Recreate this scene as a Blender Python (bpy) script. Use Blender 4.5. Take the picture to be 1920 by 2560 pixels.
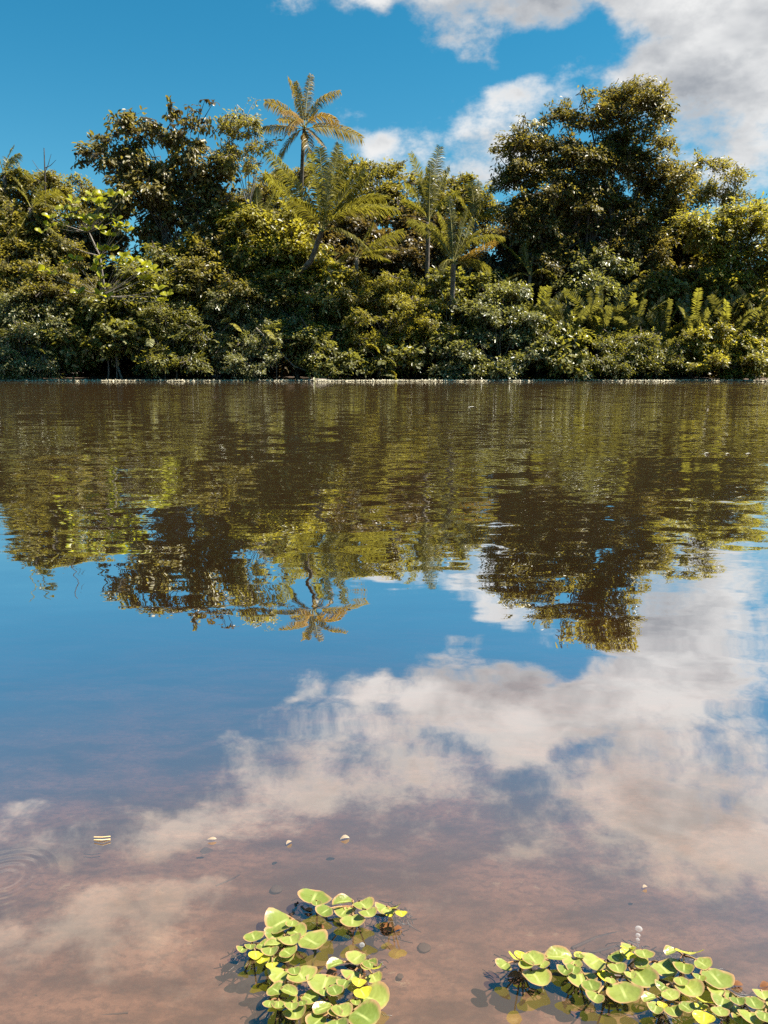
import bpy, math, random
import numpy as np
from mathutils import Vector, Matrix

for o in list(bpy.data.objects):
    bpy.data.objects.remove(o)
scene = bpy.context.scene
COL = scene.collection
R = math.radians

# ------------------------------------------------------------------ camera
CAM_H = 0.5
F = 1930.0                      # focal length in pixels of a 1920 x 2560 picture
PITCH = R(10.374)
cam = bpy.data.cameras.new('camera')
cam.sensor_fit = 'VERTICAL'
cam.sensor_height = 36.0
cam.lens = 36.0 * F / 2560.0
cam.clip_start = 0.02
cam.clip_end = 3000.0
cam_ob = bpy.data.objects.new('camera', cam)
COL.objects.link(cam_ob)
cam_ob.location = (0, 0, CAM_H)
cam_ob.rotation_euler = (R(90) - PITCH, 0, 0)
scene.camera = cam_ob

# ------------------------------------------------------------------ light
SUN_EL, SUN_AZ = R(58), R(96)            # azimuth from the view direction, to the right
SUN = Vector((math.sin(SUN_AZ) * math.cos(SUN_EL), math.cos(SUN_AZ) * math.cos(SUN_EL), math.sin(SUN_EL)))
sl = bpy.data.lights.new('sun', 'SUN')
sl.energy = 5.0
sl.angle = R(0.55)
sl.color = (1.0, 0.93, 0.80)
sun_ob = bpy.data.objects.new('sun', sl)
COL.objects.link(sun_ob)
sun_ob.location = (10, 20, 40)
sun_ob.rotation_euler = (-SUN).to_track_quat('-Z', 'Y').to_euler()

scene.view_settings.view_transform = 'Standard'
scene.view_settings.look = 'None'
scene.view_settings.exposure = 1.50
scene.view_settings.gamma = 1.0
scene.view_settings.use_curve_mapping = False
scene.render.engine = 'CYCLES'
cy = scene.cycles
cy.max_bounces = 6
cy.diffuse_bounces = 1
cy.glossy_bounces = 3
cy.transmission_bounces = 4
cy.transparent_max_bounces = 8
cy.volume_bounces = 0
cy.sample_clamp_indirect = 1.0
cy.caustics_reflective = False
cy.caustics_refractive = False
cy.use_denoising = False
try:
    cy.denoiser = 'OPENIMAGEDENOISE'
    cy.denoising_input_passes = 'RGB_ALBEDO_NORMAL'
except Exception:
    pass


# ------------------------------------------------------------------ node helpers
class NT:
    def __init__(s, tree):
        s.t = tree
        tree.nodes.clear()

    def n(s, typ, props=None, ins=None):
        nd = s.t.nodes.new(typ)
        for k, v in (props or {}).items():
            setattr(nd, k, v)
        for k, v in (ins or {}).items():
            s.set(nd.inputs[k], v)
        return nd

    def set(s, sock, v):
        if isinstance(v, bpy.types.NodeSocket):
            s.t.links.new(v, sock)
        elif isinstance(v, bpy.types.Node):
            s.t.links.new(v.outputs[0], sock)
        else:
            if sock.type == 'RGBA' and len(v) == 3:
                v = (*v, 1.0)
            sock.default_value = v

    def m(s, op, a, b=0.0, c=None, clamp=False):
        ins = {0: a, 1: b}
        if c is not None:
            ins[2] = c
        return s.n('ShaderNodeMath', {'operation': op, 'use_clamp': clamp}, ins).outputs[0]

    def v(s, op, a, b=None):
        ins = {0: a}
        if b is not None:
            ins[1] = b
        nd = s.n('ShaderNodeVectorMath', {'operation': op}, ins)
        return nd.outputs['Value'] if op in ('LENGTH', 'DOT_PRODUCT', 'DISTANCE') else nd.outputs[0]

    def scale(s, a, f):
        nd = s.n('ShaderNodeVectorMath', {'operation': 'SCALE'}, {0: a})
        s.set(nd.inputs['Scale'], f)
        return nd.outputs[0]

    def mix(s, f, a, b):
        nd = s.n('ShaderNodeMix', {'data_type': 'RGBA'})
        s.set(nd.inputs[0], f); s.set(nd.inputs[6], a); s.set(nd.inputs[7], b)
        return nd.outputs[2]

    def rng(s, x, a, b, c=0.0, d=1.0, smooth=True):
        nd = s.n('ShaderNodeMapRange', {'interpolation_type': 'SMOOTHSTEP' if smooth else 'LINEAR'},
                 {'Value': x, 'From Min': a, 'From Max': b, 'To Min': c, 'To Max': d})
        return nd.outputs[0]

    def noise(s, vec, scale, detail=3.0, rough=0.5, dist=0.0):
        return s.n('ShaderNodeTexNoise', {}, {'Vector': vec, 'Scale': scale, 'Detail': detail,
                                              'Roughness': rough, 'Distortion': dist})


# ------------------------------------------------------------------ pixel -> direction / place
FW = Vector((0, math.cos(PITCH), -math.sin(PITCH)))
UP = Vector((0, math.sin(PITCH), math.cos(PITCH)))
EYE = Vector((0, 0, CAM_H))


def ray(x, y):
    return FW + UP * ((1280 - y) / F) + Vector(((x - 960) / F, 0, 0))


def P(x, y, Y):
    d = ray(x, y)
    return EYE + d * (Y / d.y)


def W(x, y, z=0.0):
    d = ray(x, y)
    return EYE + d * ((z - CAM_H) / d.z)


def PX(Y):
    return Y / F                      # metres per photo pixel at distance Y


def azel(x, y, mirrored=False):
    d = ray(x, y).normalized()
    if mirrored:
        d.z = -d.z
    return math.atan2(d.x, d.y), math.asin(d.z)


# ------------------------------------------------------------------ sky
world = bpy.data.worlds.new('World')
scene.world = world
world.use_nodes = True
world.cycles.sampling_method = 'MANUAL'
world.cycles.sample_map_resolution = 256

# clouds as seen in the photo, above the trees and, higher up, mirrored in the water
clouds = [  # x, y, rx, ry, weight, mirrored
    (1340, -60, 380, 120, .9, 0), (1140, 40, 90, 70, .45, 0), (1500, -10, 150, 60, .7, 0), (960, 70, 70, 90, -.7, 0), (985, 300, 60, 60, -.4, 0), (1720, 170, 170, 150, .7, 0), (1880, 220, 170, 300, .65, 0),
    (1560, 200, 100, 60, .5, 0), (1310, 240, 90, 80, .95, 0), (1190, 345, 100, 45, .75, 0), (1290, 400, 140, 80, .8, 0),
    (1180, 450, 90, 40, .55, 0), (945, 368, 42, 24, .85, 0), (700, 0, 45, 30, .75, 0), (880, -15, 110, 45, .65, 0), (985, 40, 40, 60, -.6, 0),
    (215, 355, 60, 12, .45, 0), (1800, 430, 200, 120, .6, 0), (1070, 150, 50, 16, .35, 0),
    (1080, 1760, 330, 75, .7, 1), (850, 1960, 330, 110, .95, 1), (560, 1830, 80, 45, .45, 1), (420, 2000, 110, 60, .5, 1),
    (1350, 1900, 330, 150, .85, 1), (1700, 1750, 330, 170, .8, 1), (1750, 2090, 300, 130, 1.1, 1), (1320, 2150, 80, 60, .5, 1),
    (40, 2010, 120, 60, .7, 1), (250, 2330, 320, 100, 1.15, 1), (130, 2120, 300, 100, .65, 1), (650, 2440, 160, 110, .75, 1), (1050, 2250, 150, 70, .5, 1), (420, 2090, 160, 50, .5, 1),
    # clear sky
    (250, 150, 480, 260, -.9, 0), (820, 190, 200, 90, -.6, 0), (1400, 140, 120, 45, -.75, 0), (1560, 85, 80, 35, -.55, 0), (1250, 60, 110, 55, .6, 0), (1080, 210, 140, 60, -.6, 0), (1230, 175, 80, 25, -.4, 0), (200, 1750, 380, 160, -.8, 1),
    (1500, 2330, 420, 90, -.6, 1), (600, 2180, 380, 60, -.4, 1), (1450, 1900, 100, 25, -.5, 1), (1250, 1700, 150, 35, -.4, 1),
    (900, 2420, 200, 80, -.3, 1),
]
grp = bpy.data.node_groups.new('cloud_cover', 'ShaderNodeTree')
grp.interface.new_socket('Dir', in_out='INPUT', socket_type='NodeSocketVector')
grp.interface.new_socket('Cover', in_out='OUTPUT', socket_type='NodeSocketFloat')
g = NT(grp)
gi = g.n('NodeGroupInput')
go = g.n('NodeGroupOutput')
D = gi.outputs[0]
warp = g.noise(D, 9.0, 2.0, .6)
Dw = g.v('ADD', D, g.scale(g.v('SUBTRACT', warp.outputs['Color'], (.5, .5, .5)), .09))
sp = g.n('ShaderNodeSeparateXYZ', {}, {0: Dw})
az = g.m('ARCTAN2', sp.outputs[0], sp.outputs[1])
el = g.m('ARCSINE', sp.outputs[2])
ae = g.n('ShaderNodeCombineXYZ', {}, {0: az, 1: el}).outputs[0]
acc = None
for (x, y, rx, ry, w, mir) in clouds:
    a0, e0 = azel(x, y, mir)
    a1, _ = azel(x + rx, y, mir)
    _, e1 = azel(x, y + ry, mir)
    d = g.v('MULTIPLY', g.v('SUBTRACT', ae, (a0, e0, 0)), (1 / max(.01, abs(a1 - a0)), 1 / max(.006, abs(e1 - e0)), 0))
    q = g.m('MULTIPLY', g.v('DOT_PRODUCT', d, d), -1.0)
    term = g.m('MULTIPLY', g.m('EXPONENT', q), w * .8)
    acc = term if acc is None else g.m('ADD', acc, term)
big = g.noise(g.v('MULTIPLY', D, (1, 1, 1.9)), 3.4, 4.0, .6)
fine = g.noise(g.v('MULTIPLY', D, (1, 1, 1.6)), 15.0, 5.0, .66)
cov = g.m('ADD', acc, g.m('MULTIPLY', g.m('SUBTRACT', big.outputs[0], .5), 1.9))
cov = g.m('ADD', cov, g.m('MULTIPLY', g.m('SUBTRACT', fine.outputs[0], .5), 2.0))
g.set(go.inputs[0], cov)

w = NT(world.node_tree)
tc = w.n('ShaderNodeTexCoord')
D = tc.outputs['Generated']
sky = w.n('ShaderNodeTexSky', {'sky_type': 'NISHITA', 'sun_disc': False, 'sun_elevation': SUN_EL,
                               'sun_rotation': SUN_AZ, 'air_density': 1.0, 'dust_density': .9, 'ozone_density': 2.5, 'altitude': 0.0})
low = w.rng(w.n('ShaderNodeSeparateXYZ', {}, {0: D}).outputs[2], .0, .42)
blue = w.v('MULTIPLY', sky.outputs[0], w.mix(low, (.52, .98, .98, 1), (.18, .88, .97, 1)))
c0 = w.n('ShaderNodeGroup', {'node_tree': grp}, {0: D}).outputs[0]
toward = w.v('NORMALIZE', w.v('ADD', D, tuple(SUN * .055)))
c1 = w.n('ShaderNodeGroup', {'node_tree': grp}, {0: toward}).outputs[0]
dens = w.rng(c0, .10, .92)
rim = w.rng(w.m('SUBTRACT', c1, c0), -.35, .60, 0, 1, False)      # more cloud towards the sun: shaded
body = w.rng(c0, .45, 1.35, 0, 1)
lump = w.rng(w.noise(w.v('MULTIPLY', D, (1, 1, 2.0)), 8.0, 4.0, .55).outputs[0], .36, .66)
shade = w.m('ADD', w.m('MULTIPLY', rim, .55), w.m('MULTIPLY', w.m('MULTIPLY', body, lump), .70), clamp=True)
ccol = w.mix(shade, (6.5, 6.45, 6.35, 1), (2.7, 2.82, 3.05, 1))
horizon = w.n('ShaderNodeSeparateXYZ', {}, {0: D}).outputs[2]
col = w.mix(w.m('MULTIPLY', dens, .96), blue, ccol)
bg = w.n('ShaderNodeBackground', {}, {'Color': col, 'Strength': .050})
out = w.n('ShaderNodeOutputWorld', {}, {'Surface': bg.outputs[0]})


# ------------------------------------------------------------------ materials
def material(name):
    m = bpy.data.materials.new(name)
    m.use_nodes = True
    return m, NT(m.node_tree)


def finish(t, surf):
    t.n('ShaderNodeOutputMaterial', {}, {'Surface': surf})


def leaf_mat(name, dark, light, glow, trans=.38, rough=.38, spec=.5, attr=True, odd=None):
    """leaf with a thin, sun-lit-through blade; colours vary from leaf to leaf"""
    m, t = material(name)
    if attr:
        f = t.n('ShaderNodeAttribute', {'attribute_name': 'tint'}).outputs['Fac']
    else:
        f = t.n('ShaderNodeObjectInfo').outputs['Random']
    c = t.mix(f, dark, light)
    gl = t.mix(f, tuple(.55 * x for x in glow), glow)
    if odd:
        k = t.m('GREATER_THAN', f, .965)
        c = t.mix(k, c, odd)
        gl = t.mix(k, gl, odd)
    p = t.n('ShaderNodeBsdfPrincipled', {}, {'Base Color': c, 'Roughness': rough, 'Specular IOR Level': spec})
    tr = t.n('ShaderNodeBsdfTranslucent', {}, {'Color': gl})
    mx = t.n('ShaderNodeMixShader', {}, {0: trans, 1: p.outputs[0], 2: tr.outputs[0]})
    finish(t, mx.outputs[0])
    return m


M = {}
M['olive'] = leaf_mat('olive_leaf', (.044, .037, .010), (.27, .232, .066), (.54, .45, .05), .38, .40, .5, odd=(.32, .13, .03))
M['green'] = leaf_mat('green_leaf', (.038, .038, .012), (.245, .238, .074), (.50, .46, .05), .38, .38, .55)
M['yellow'] = leaf_mat('yellow_green_leaf', (.070, .063, .012), (.33, .30, .070), (.66, .57, .05), .42, .40, .5)
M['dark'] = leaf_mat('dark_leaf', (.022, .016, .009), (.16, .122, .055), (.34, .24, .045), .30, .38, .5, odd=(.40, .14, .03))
M['tree'] = leaf_mat('tall_tree_leaf', (.034, .028, .010), (.24, .20, .062), (.48, .38, .05), .36, .40, .5)
M['gloss'] = leaf_mat('glossy_leaf', (.038, .038, .016), (.31, .305, .14), (.48, .46, .07), .34, .33, .7)
M['pale'] = leaf_mat('pale_leaf', (0.135, 0.135, 0.0675), (0.319, 0.304, 0.174), (0.438, 0.425, 0.125), .40, .40, .5)
M['bigleaf'] = leaf_mat('lime_leaf', (.20, .205, .014), (.32, .31, .025), (.72, .70, .02), .45, .34, .5, attr=False)
M['darkbig'] = leaf_mat('drooping_leaf', (.040, .032, .018), (.10, .075, .036), (.22, .15, .03), .28, .36, .55, attr=False)
M['frond'] = leaf_mat('frond_leaflet', (.070, .066, .014), (.19, .168, .045), (.42, .37, .04), .40, .36, .5)
M['frond_gold'] = leaf_mat('gold_frond_leaflet', (.19, .12, .03), (.30, .18, .05), (.52, .32, .05), .42, .45, .3)
M['frond_tall'] = leaf_mat('tall_palm_leaflet', (.14, .102, .022), (.27, .18, .045), (.52, .36, .04), .42, .40, .4)
M['fern'] = leaf_mat('fern_leaflet', (.050, .050, .014), (.15, .142, .045), (.36, .33, .05), .36, .38, .5)


def bark(name, a, b, scale=14.0):
    m, t = material(name)
    geo = t.n('ShaderNodeNewGeometry')
    nz = t.noise(t.v('MULTIPLY', geo.outputs['Position'], (1, 1, .35)), scale, 5.0, .6)
    c = t.mix(t.rng(nz.outputs[0], .35, .68), a, b)
    bp = t.n('ShaderNodeBump', {}, {'Strength': .6, 'Distance': .02, 'Height': nz.outputs[0]})
    p = t.n('ShaderNodeBsdfPrincipled', {}, {'Base Color': c, 'Roughness': .85, 'Normal': bp.outputs[0]})
    finish(t, p.outputs[0])
    return m


M['bark'] = bark('grey_brown_bark', (.05, .038, .03), (.16, .125, .10))
M['bark_dark'] = bark('dark_bark', (.03, .022, .018), (.09, .065, .05))
M['bark_pale'] = bark('pale_bark', (.16, .13, .11), (.34, .30, .26))
M['palm_bark'] = bark('palm_bark', (.07, .055, .045), (.20, .165, .135), 9.0)
M['nut'] = bark('coconut_husk', (.16, .09, .03), (.24, .13, .04), 20)
M['rachis'] = bark('frond_rib', (.22, .19, .05), (.36, .31, .10), 6)

# ground: bank, leaf litter and the sandy, tannin-brown bed of the pond
m, t = material('ground')
geo = t.n('ShaderNodeNewGeometry')
pos = geo.outputs['Position']
n1 = t.noise(t.v('MULTIPLY', pos, (1.0, 2.0, 1)), 8.0, 8.0, .66)
n2 = t.noise(t.v('MULTIPLY', pos, (1.0, 1.7, 1)), 90.0, 6.0, .72, .3)
n3 = t.noise(pos, 2.1, 3.0, .5)
sand = t.mix(t.rng(n1.outputs[0], .36, .65), (.056, .023, .013), (.225, .110, .067))
sand = t.mix(t.rng(n2.outputs[0], .42, .66, 0, .65), sand, (.06, .030, .021))
spk = t.n('ShaderNodeTexVoronoi', {'feature': 'F1'}, {'Vector': t.v('ADD', pos, t.scale(n2.outputs['Color'], .03)), 'Scale': 42.0})
sand = t.mix(t.m('MULTIPLY', t.m('LESS_THAN', spk.outputs['Distance'], .17), t.rng(n1.outputs[0], .5, .7)), sand, (.28, .19, .12))
mud = t.mix(t.rng(n3.outputs[0], .45, .62), sand, (.11, .062, .045))
mud = t.mix(t.rng(n3.outputs[0], .40, .72, 0, .35), sand, mud)
n4 = t.noise(pos, 6.0, 6.0, .65)
litter = t.mix(n4.outputs[0], (.02, .012, .008), (.085, .055, .03))
zz = t.n('ShaderNodeSeparateXYZ', {}, {0: pos})
c = t.mix(t.rng(zz.outputs[2], -.02, .10), mud, litter)
bp = t.n('ShaderNodeBump', {}, {'Strength': .5, 'Distance': .004, 'Height': n2.outputs[0]})
p = t.n('ShaderNodeBsdfPrincipled', {}, {'Base Color': c, 'Roughness': .9, 'Normal': bp.outputs[0]})
finish(t, p.outputs[0])
M['ground'] = m

# water: mirror by angle, clear tea-brown below, gentle ripples
m, t = material('water')
geo = t.n('ShaderNodeNewGeometry')
pos = geo.outputs['Position']
sx = t.n('ShaderNodeSeparateXYZ', {}, {0: pos})
X, Yc = sx.outputs[0], sx.outputs[1]


def ripple(vec, scale, detail, rough, amp):
    nz = t.noise(vec, scale, detail, rough)
    d_ = t.v('SUBTRACT', nz.outputs['Color'], (.5, .5, .5))
    return t.scale(d_, amp)


far = t.rng(Yc, 1.05, 3.0)
vfar = t.rng(Yc, 7.0, 22.0)
patch = t.noise(t.v('MULTIPLY', pos, (.25, .12, 0)), 1.6, 3.0, .5)
pm = t.m('MULTIPLY', t.rng(patch.outputs[0], .38, .62, .6, 1.25), t.rng(X, -.6, .6, .7, 1.3))
swell = ripple(t.v('MULTIPLY', pos, (.5, 1.6, 0)), 2.2, 2.0, .45, t.m('ADD', .028, t.m('MULTIPLY', far, .032)))
med = ripple(t.v('MULTIPLY', pos, (.5, 1.3, 0)), 8.0, 2.0, .5, t.m('ADD', .018, t.m('ADD', t.m('MULTIPLY', t.m('MULTIPLY', far, pm), .065), t.m('MULTIPLY', vfar, .11))))
sml = ripple(t.v('MULTIPLY', pos, (.45, 1.2, 0)), 30.0, 2.0, .5, t.m('ADD', .004, t.m('MULTIPLY', t.m('MULTIPLY', far, pm), .034)))
# a breath of wind by the far right bank
wind = t.m('MULTIPLY', t.rng(X, 7.5, 12.0), t.m('MULTIPLY', t.rng(Yc, 17.0, 22.0), t.rng(Yc, 36.0, 30.0)))
wnd = ripple(t.v('MULTIPLY', pos, (1.2, .5, 0)), 3.0, 3.0, .6, t.m('MULTIPLY', wind, .8))
# rings spreading from the left
rc = W(10, 2195)
dv = t.v('SUBTRACT', pos, tuple(rc))
rl = t.v('LENGTH', dv)
ring = t.m('MULTIPLY', t.m('SINE', t.m('MULTIPLY', rl, 620.0)), t.m('MULTIPLY', t.rng(rl, .005, .012), t.rng(rl, .062, .030)))
rg = t.scale(t.v('NORMALIZE', dv), t.m('MULTIPLY', ring, .010))
sm = t.v('ADD', t.v('ADD', swell, med), t.v('ADD', sml, t.v('ADD', wnd, rg)))
xf = t.m('SUBTRACT', 1.0, t.m('MULTIPLY', t.rng(Yc, 4.0, 14.0), .75))
sm = t.v('MULTIPLY', sm, t.n('ShaderNodeCombineXYZ', {}, {0: xf, 1: 1.0, 2: 0.0}).outputs[0])
nrm = t.v('NORMALIZE', t.v('ADD', sm, (0, 0, 1)))
lw = t.n('ShaderNodeLayerWeight', {}, {'Blend': .5, 'Normal': nrm})
fac = lw.outputs['Facing']                       # 1 - cos(view angle)
cr = t.n('ShaderNodeFloatCurve')
cu = cr.mapping.curves[0]
for i, (a, b) in enumerate([(0, .04), (.30, .15), (.45, .37), (.60, .74), (.72, .86), (.86, .80), (1, .84)]):
    if i == 0:
        cu.points[0].location = (a, b)
    elif a == 1:
        cu.points[-1].location = (a, b)
    else:
        cu.points.new(a, b)
cr.mapping.update()
t.set(cr.inputs['Value'], fac)
gl = t.n('ShaderNodeBsdfGlossy', {}, {'Color': (1, 1, 1, 1), 'Roughness': .0, 'Normal': nrm})
t.set(gl.inputs['Roughness'], t.m('MULTIPLY', vfar, .03))
tp = t.n('ShaderNodeBsdfTransparent', {}, {'Color': (1, 1, 1, 1)})
murk = t.n('ShaderNodeBsdfDiffuse', {}, {'Color': (.24, .150, .068, 1)})
body = t.n('ShaderNodeMixShader', {}, {0: .25, 1: tp.outputs[0], 2: murk.outputs[0]})
surf = t.n('ShaderNodeMixShader', {}, {0: cr.outputs[0], 1: body.outputs[0], 2: gl.outputs[0]})
va = t.n('ShaderNodeVolumeAbsorption', {}, {'Color': (.80, .52, .34, 1), 'Density': 7.0})
t.n('ShaderNodeOutputMaterial', {}, {'Surface': surf.outputs[0], 'Volume': va.outputs[0]})
M['water'] = m


def plain(name, a, b, scale=40.0, rough=.5, trans=0.0):
    m, t = material(name)
    tcn = t.n('ShaderNodeTexCoord')
    nz = t.noise(tcn.outputs['Object'], scale, 4.0, .6)
    c = t.mix(t.rng(nz.outputs[0], .35, .65), a, b)
    p = t.n('ShaderNodeBsdfPrincipled', {}, {'Base Color': c, 'Roughness': rough})
    s = p.outputs[0]
    if trans:
        tr = t.n('ShaderNodeBsdfTranslucent', {}, {'Color': c})
        s = t.n('ShaderNodeMixShader', {}, {0: trans, 1: s, 2: tr.outputs[0]}).outputs[0]
    finish(t, s)
    return m


M['scum'] = plain('pale_litter', (.40, .35, .24), (.60, .54, .40), 6.0, .8)
M['straw'] = plain('straw', (.60, .40, .18), (.80, .60, .32), 60)
M['petal'] = plain('petal', (.36, .26, .18), (.52, .42, .32), 90, .5, .3)
M['white'] = plain('white_petal', (.55, .52, .46), (.70, .67, .62), 30, .5)
M['stone'] = plain('dark_stone', (.045, .026, .016), (.085, .050, .030), 30, .8)
M['root'] = plain('root', (.012, .008, .006), (.05, .025, .015), 80, .35)
M['stem'] = plain('plant_stem', (.22, .10, .05), (.34, .22, .09), 60, .4)
M['twig'] = plain('sunken_twig', (.03, .02, .018), (.08, .05, .04), 40, .8)
M['dead'] = plain('brown_dead_leaf', (.16, .06, .02), (.30, .13, .05), 50, .4, .3)


def pad_mat(name, c0, c1, edge, glow):
    m, t = material(name)
    oi = t.n('ShaderNodeObjectInfo').outputs['Random']
    tcn = t.n('ShaderNodeTexCoord')
    at = t.n('ShaderNodeAttribute', {'attribute_name': 'rim'}).outputs['Fac']
    vein = t.n('ShaderNodeAttribute', {'attribute_name': 'vein'}).outputs['Fac']
    nz = t.noise(tcn.outputs['Object'], 1.3, 3.0, .5)
    c = t.mix(oi, c0, c1)
    c = t.mix(t.rng(nz.outputs[0], .42, .7, 0, .40), c, tuple(x * .72 for x in c0))
    nz2 = t.noise(t.v('ADD', tcn.outputs['Object'], t.n('ShaderNodeCombineXYZ', {}, {0: t.m('MULTIPLY', oi, 37.0)}).outputs[0]), 5.0, 2.0, .5)
    c = t.mix(t.rng(nz2.outputs[0], .70, .75, 0, .7), c, (.12, .055, .02))
    c = t.mix(t.m('MULTIPLY', t.rng(vein, .5, 1.0), .6), c, (.52, .55, .20))
    c = t.mix(t.m('MULTIPLY', t.rng(at, .74, 1.0), t.rng(nz.outputs[0], .35, .55)), c, edge)
    bp = t.n('ShaderNodeBump', {}, {'Strength': .15, 'Distance': .03, 'Height': nz.outputs[0]})
    p = t.n('ShaderNodeBsdfPrincipled', {}, {'Base Color': c, 'Roughness': .32, 'Specular IOR Level': .55, 'Normal': bp.outputs[0]})
    tr = t.n('ShaderNodeBsdfTranslucent', {}, {'Color': glow})
    mx = t.n('ShaderNodeMixShader', {}, {0: .25, 1: p.outputs[0], 2: tr.outputs[0]})
    finish(t, mx.outputs[0])
    return m


M['pad'] = pad_mat('floating_leaf_green', (.14, .185, .032), (.30, .325, .075), (.42, .24, .12), (.42, .46, .05))
M['pad_young'] = pad_mat('floating_leaf_young', (.44, .43, .03), (.50, .46, .05), (.55, .42, .05), (.7, .65, .03))


# ------------------------------------------------------------------ mesh helpers
class Geo:
    """collects tris / quads as numpy blocks and links them as one mesh object"""

    def __init__(s):
        s.v, s.f, s.t, s.n = [], [], [], 0

    def add(s, verts, faces, tint=None):
        verts = np.asarray(verts, float).reshape(-1, 3)
        faces = np.asarray(faces, int)
        if faces.shape[1] == 3:
            pass
        s.v.append(verts)
        s.f.append(faces + s.n)
        s.t.append(np.full(len(faces), .5) if tint is None else np.asarray(tint, float))
        s.n += len(verts)

    def mesh(s, name, mat, smooth=False):
        me = bpy.data.meshes.new(name)
        V = np.concatenate(s.v)
        loops = np.concatenate([f.ravel() for f in s.f])
        sizes = np.concatenate([np.full(len(f), f.shape[1]) for f in s.f])
        starts = np.concatenate([[0], np.cumsum(sizes)[:-1]])
        me.vertices.add(len(V))
        me.vertices.foreach_set('co', V.ravel())
        me.loops.add(len(loops))
        me.loops.foreach_set('vertex_index', loops)
        me.polygons.add(len(sizes))
        me.polygons.foreach_set('loop_start', starts)
        me.polygons.foreach_set('loop_total', sizes)
        if smooth:
            me.polygons.foreach_set('use_smooth', np.ones(len(sizes), bool))
        a = me.attributes.new('tint', 'FLOAT', 'FACE')
        a.data.foreach_set('value', np.concatenate(s.t))
        me.materials.append(M[mat])
        me.update(calc_edges=True)
        me.validate()
        return me

    def build(s, name, mat, parent=None, smooth=False, kind=None):
        if not s.v:
            return None
        o = bpy.data.objects.new(name, s.mesh(name, mat, smooth))
        COL.objects.link(o)
        if parent is not None:
            o.parent = parent
            o.matrix_parent_inverse = parent.matrix_basis.inverted()
        if kind:
            o['kind'] = kind
        return o

    def tube(s, pts, rad, k=6, cap=True):
        pts = [Vector(p) for p in pts]
        if not hasattr(rad, '__len__'):
            rad = [rad] * len(pts)
        ring = []
        n = len(pts)
        ref = Vector((.3, .9, .2))
        for i, p in enumerate(pts):
            tg = (pts[min(i + 1, n - 1)] - pts[max(i - 1, 0)]).normalized()
            a = tg.cross(ref)
            if a.length < 1e-4:
                a = tg.cross(Vector((1, 0, 0)))
            a.normalize()
            b = tg.cross(a)
            for j in range(k):
                th = 2 * math.pi * j / k
                ring.append(p + (a * math.cos(th) + b * math.sin(th)) * rad[i])
        fs = []
        for i in range(n - 1):
            for j in range(k):
                fs.append((i * k + j, i * k + (j + 1) % k, (i + 1) * k + (j + 1) % k, (i + 1) * k + j))
        s.add([tuple(p) for p in ring], fs)
        if cap and k == 4:
            pass


def unit(a):
    return a / np.maximum(1e-9, np.linalg.norm(a, axis=-1, keepdims=True))


def leaf_block(geo, base, d, nrm, L, Wd, tint, fold=.18, six=False):
    """many leaves at once: a folded diamond (2 tris) or a rounder 6-corner blade (4 tris)"""
    d = unit(d)
    side = unit(np.cross(d, nrm))
    up = np.cross(side, d)
    L = L[:, None]; Wd = Wd[:, None]
    n = len(base)
    if not six:
        b = base
        m = base + d * L * .45
        l = m + side * Wd * .5 + up * Wd * fold
        r = m - side * Wd * .5 + up * Wd * fold
        tp = base + d * L - up * L * .08
        V = np.stack([b, r, tp, l], 1).reshape(-1, 3)
        k = np.arange(n)[:, None] * 4
        Fc = np.concatenate([k + np.array([[0, 1, 2]]), k + np.array([[0, 2, 3]])], 1).reshape(-1, 3)
        geo.add(V, Fc, np.repeat(tint, 2))
    else:
        b = base
        m1 = base + d * L * .30
        m2 = base + d * L * .70 - up * L * .04
        V = np.stack([b, m1 - side * Wd * .42 + up * Wd * fold, m2 - side * Wd * .45 + up * Wd * fold, base + d * L - up * L * .12,
                      m2 + side * Wd * .45 + up * Wd * fold, m1 + side * Wd * .42 + up * Wd * fold], 1).reshape(-1, 3)
        k = np.arange(n)[:, None] * 6
        Fc = np.concatenate([k + np.array([[0, 1, 2, 3]]), k + np.array([[0, 3, 4, 5]])], 1).reshape(-1, 4)
        geo.add(V, Fc, np.repeat(tint, 2))


def prisms(geo, A, B, ra, rb):
    """many thin three-sided twigs at once"""
    A = np.asarray(A); B = np.asarray(B)
    d = unit(B - A)
    ref = np.where(np.abs(d[:, 2:3]) > .9, np.array([[1., 0, 0]]), np.array([[0, 0, 1.]]))
    a = unit(np.cross(d, ref)); b = np.cross(d, a)
    ra = np.broadcast_to(ra, len(A))[:, None]; rb = np.broadcast_to(rb, len(A))[:, None]
    vs = []
    for (Q, r) in ((A, ra), (B, rb)):
        for th in (0, 2.094, 4.189):
            vs.append(Q + (a * math.cos(th) + b * math.sin(th)) * r)
    V = np.stack(vs, 1).reshape(-1, 3)
    k = np.arange(len(A))[:, None] * 6
    Fc = np.concatenate([k + np.array([[0, 1, 4, 3]]), k + np.array([[1, 2, 5, 4]]), k + np.array([[2, 0, 3, 5]])], 1).reshape(-1, 4)
    geo.add(V, Fc)


def bez(p0, p1, p2, n):
    return [(p0 * (1 - t) ** 2 + p1 * 2 * t * (1 - t) + p2 * t * t) for t in [i / n for i in range(n + 1)]]


def tag(o, label, cat, group=None, kind=None):
    o['label'] = label
    o['category'] = cat
    if group:
        o['group'] = group
    if kind:
        o['kind'] = kind
    return o


def empty(name, loc, label, cat, group=None):
    o = bpy.data.objects.new(name, None)
    o.empty_display_size = .2
    COL.objects.link(o)
    o.location = loc
    bpy.context.view_layer.update() if False else None
    return tag(o, label, cat, group)


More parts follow.
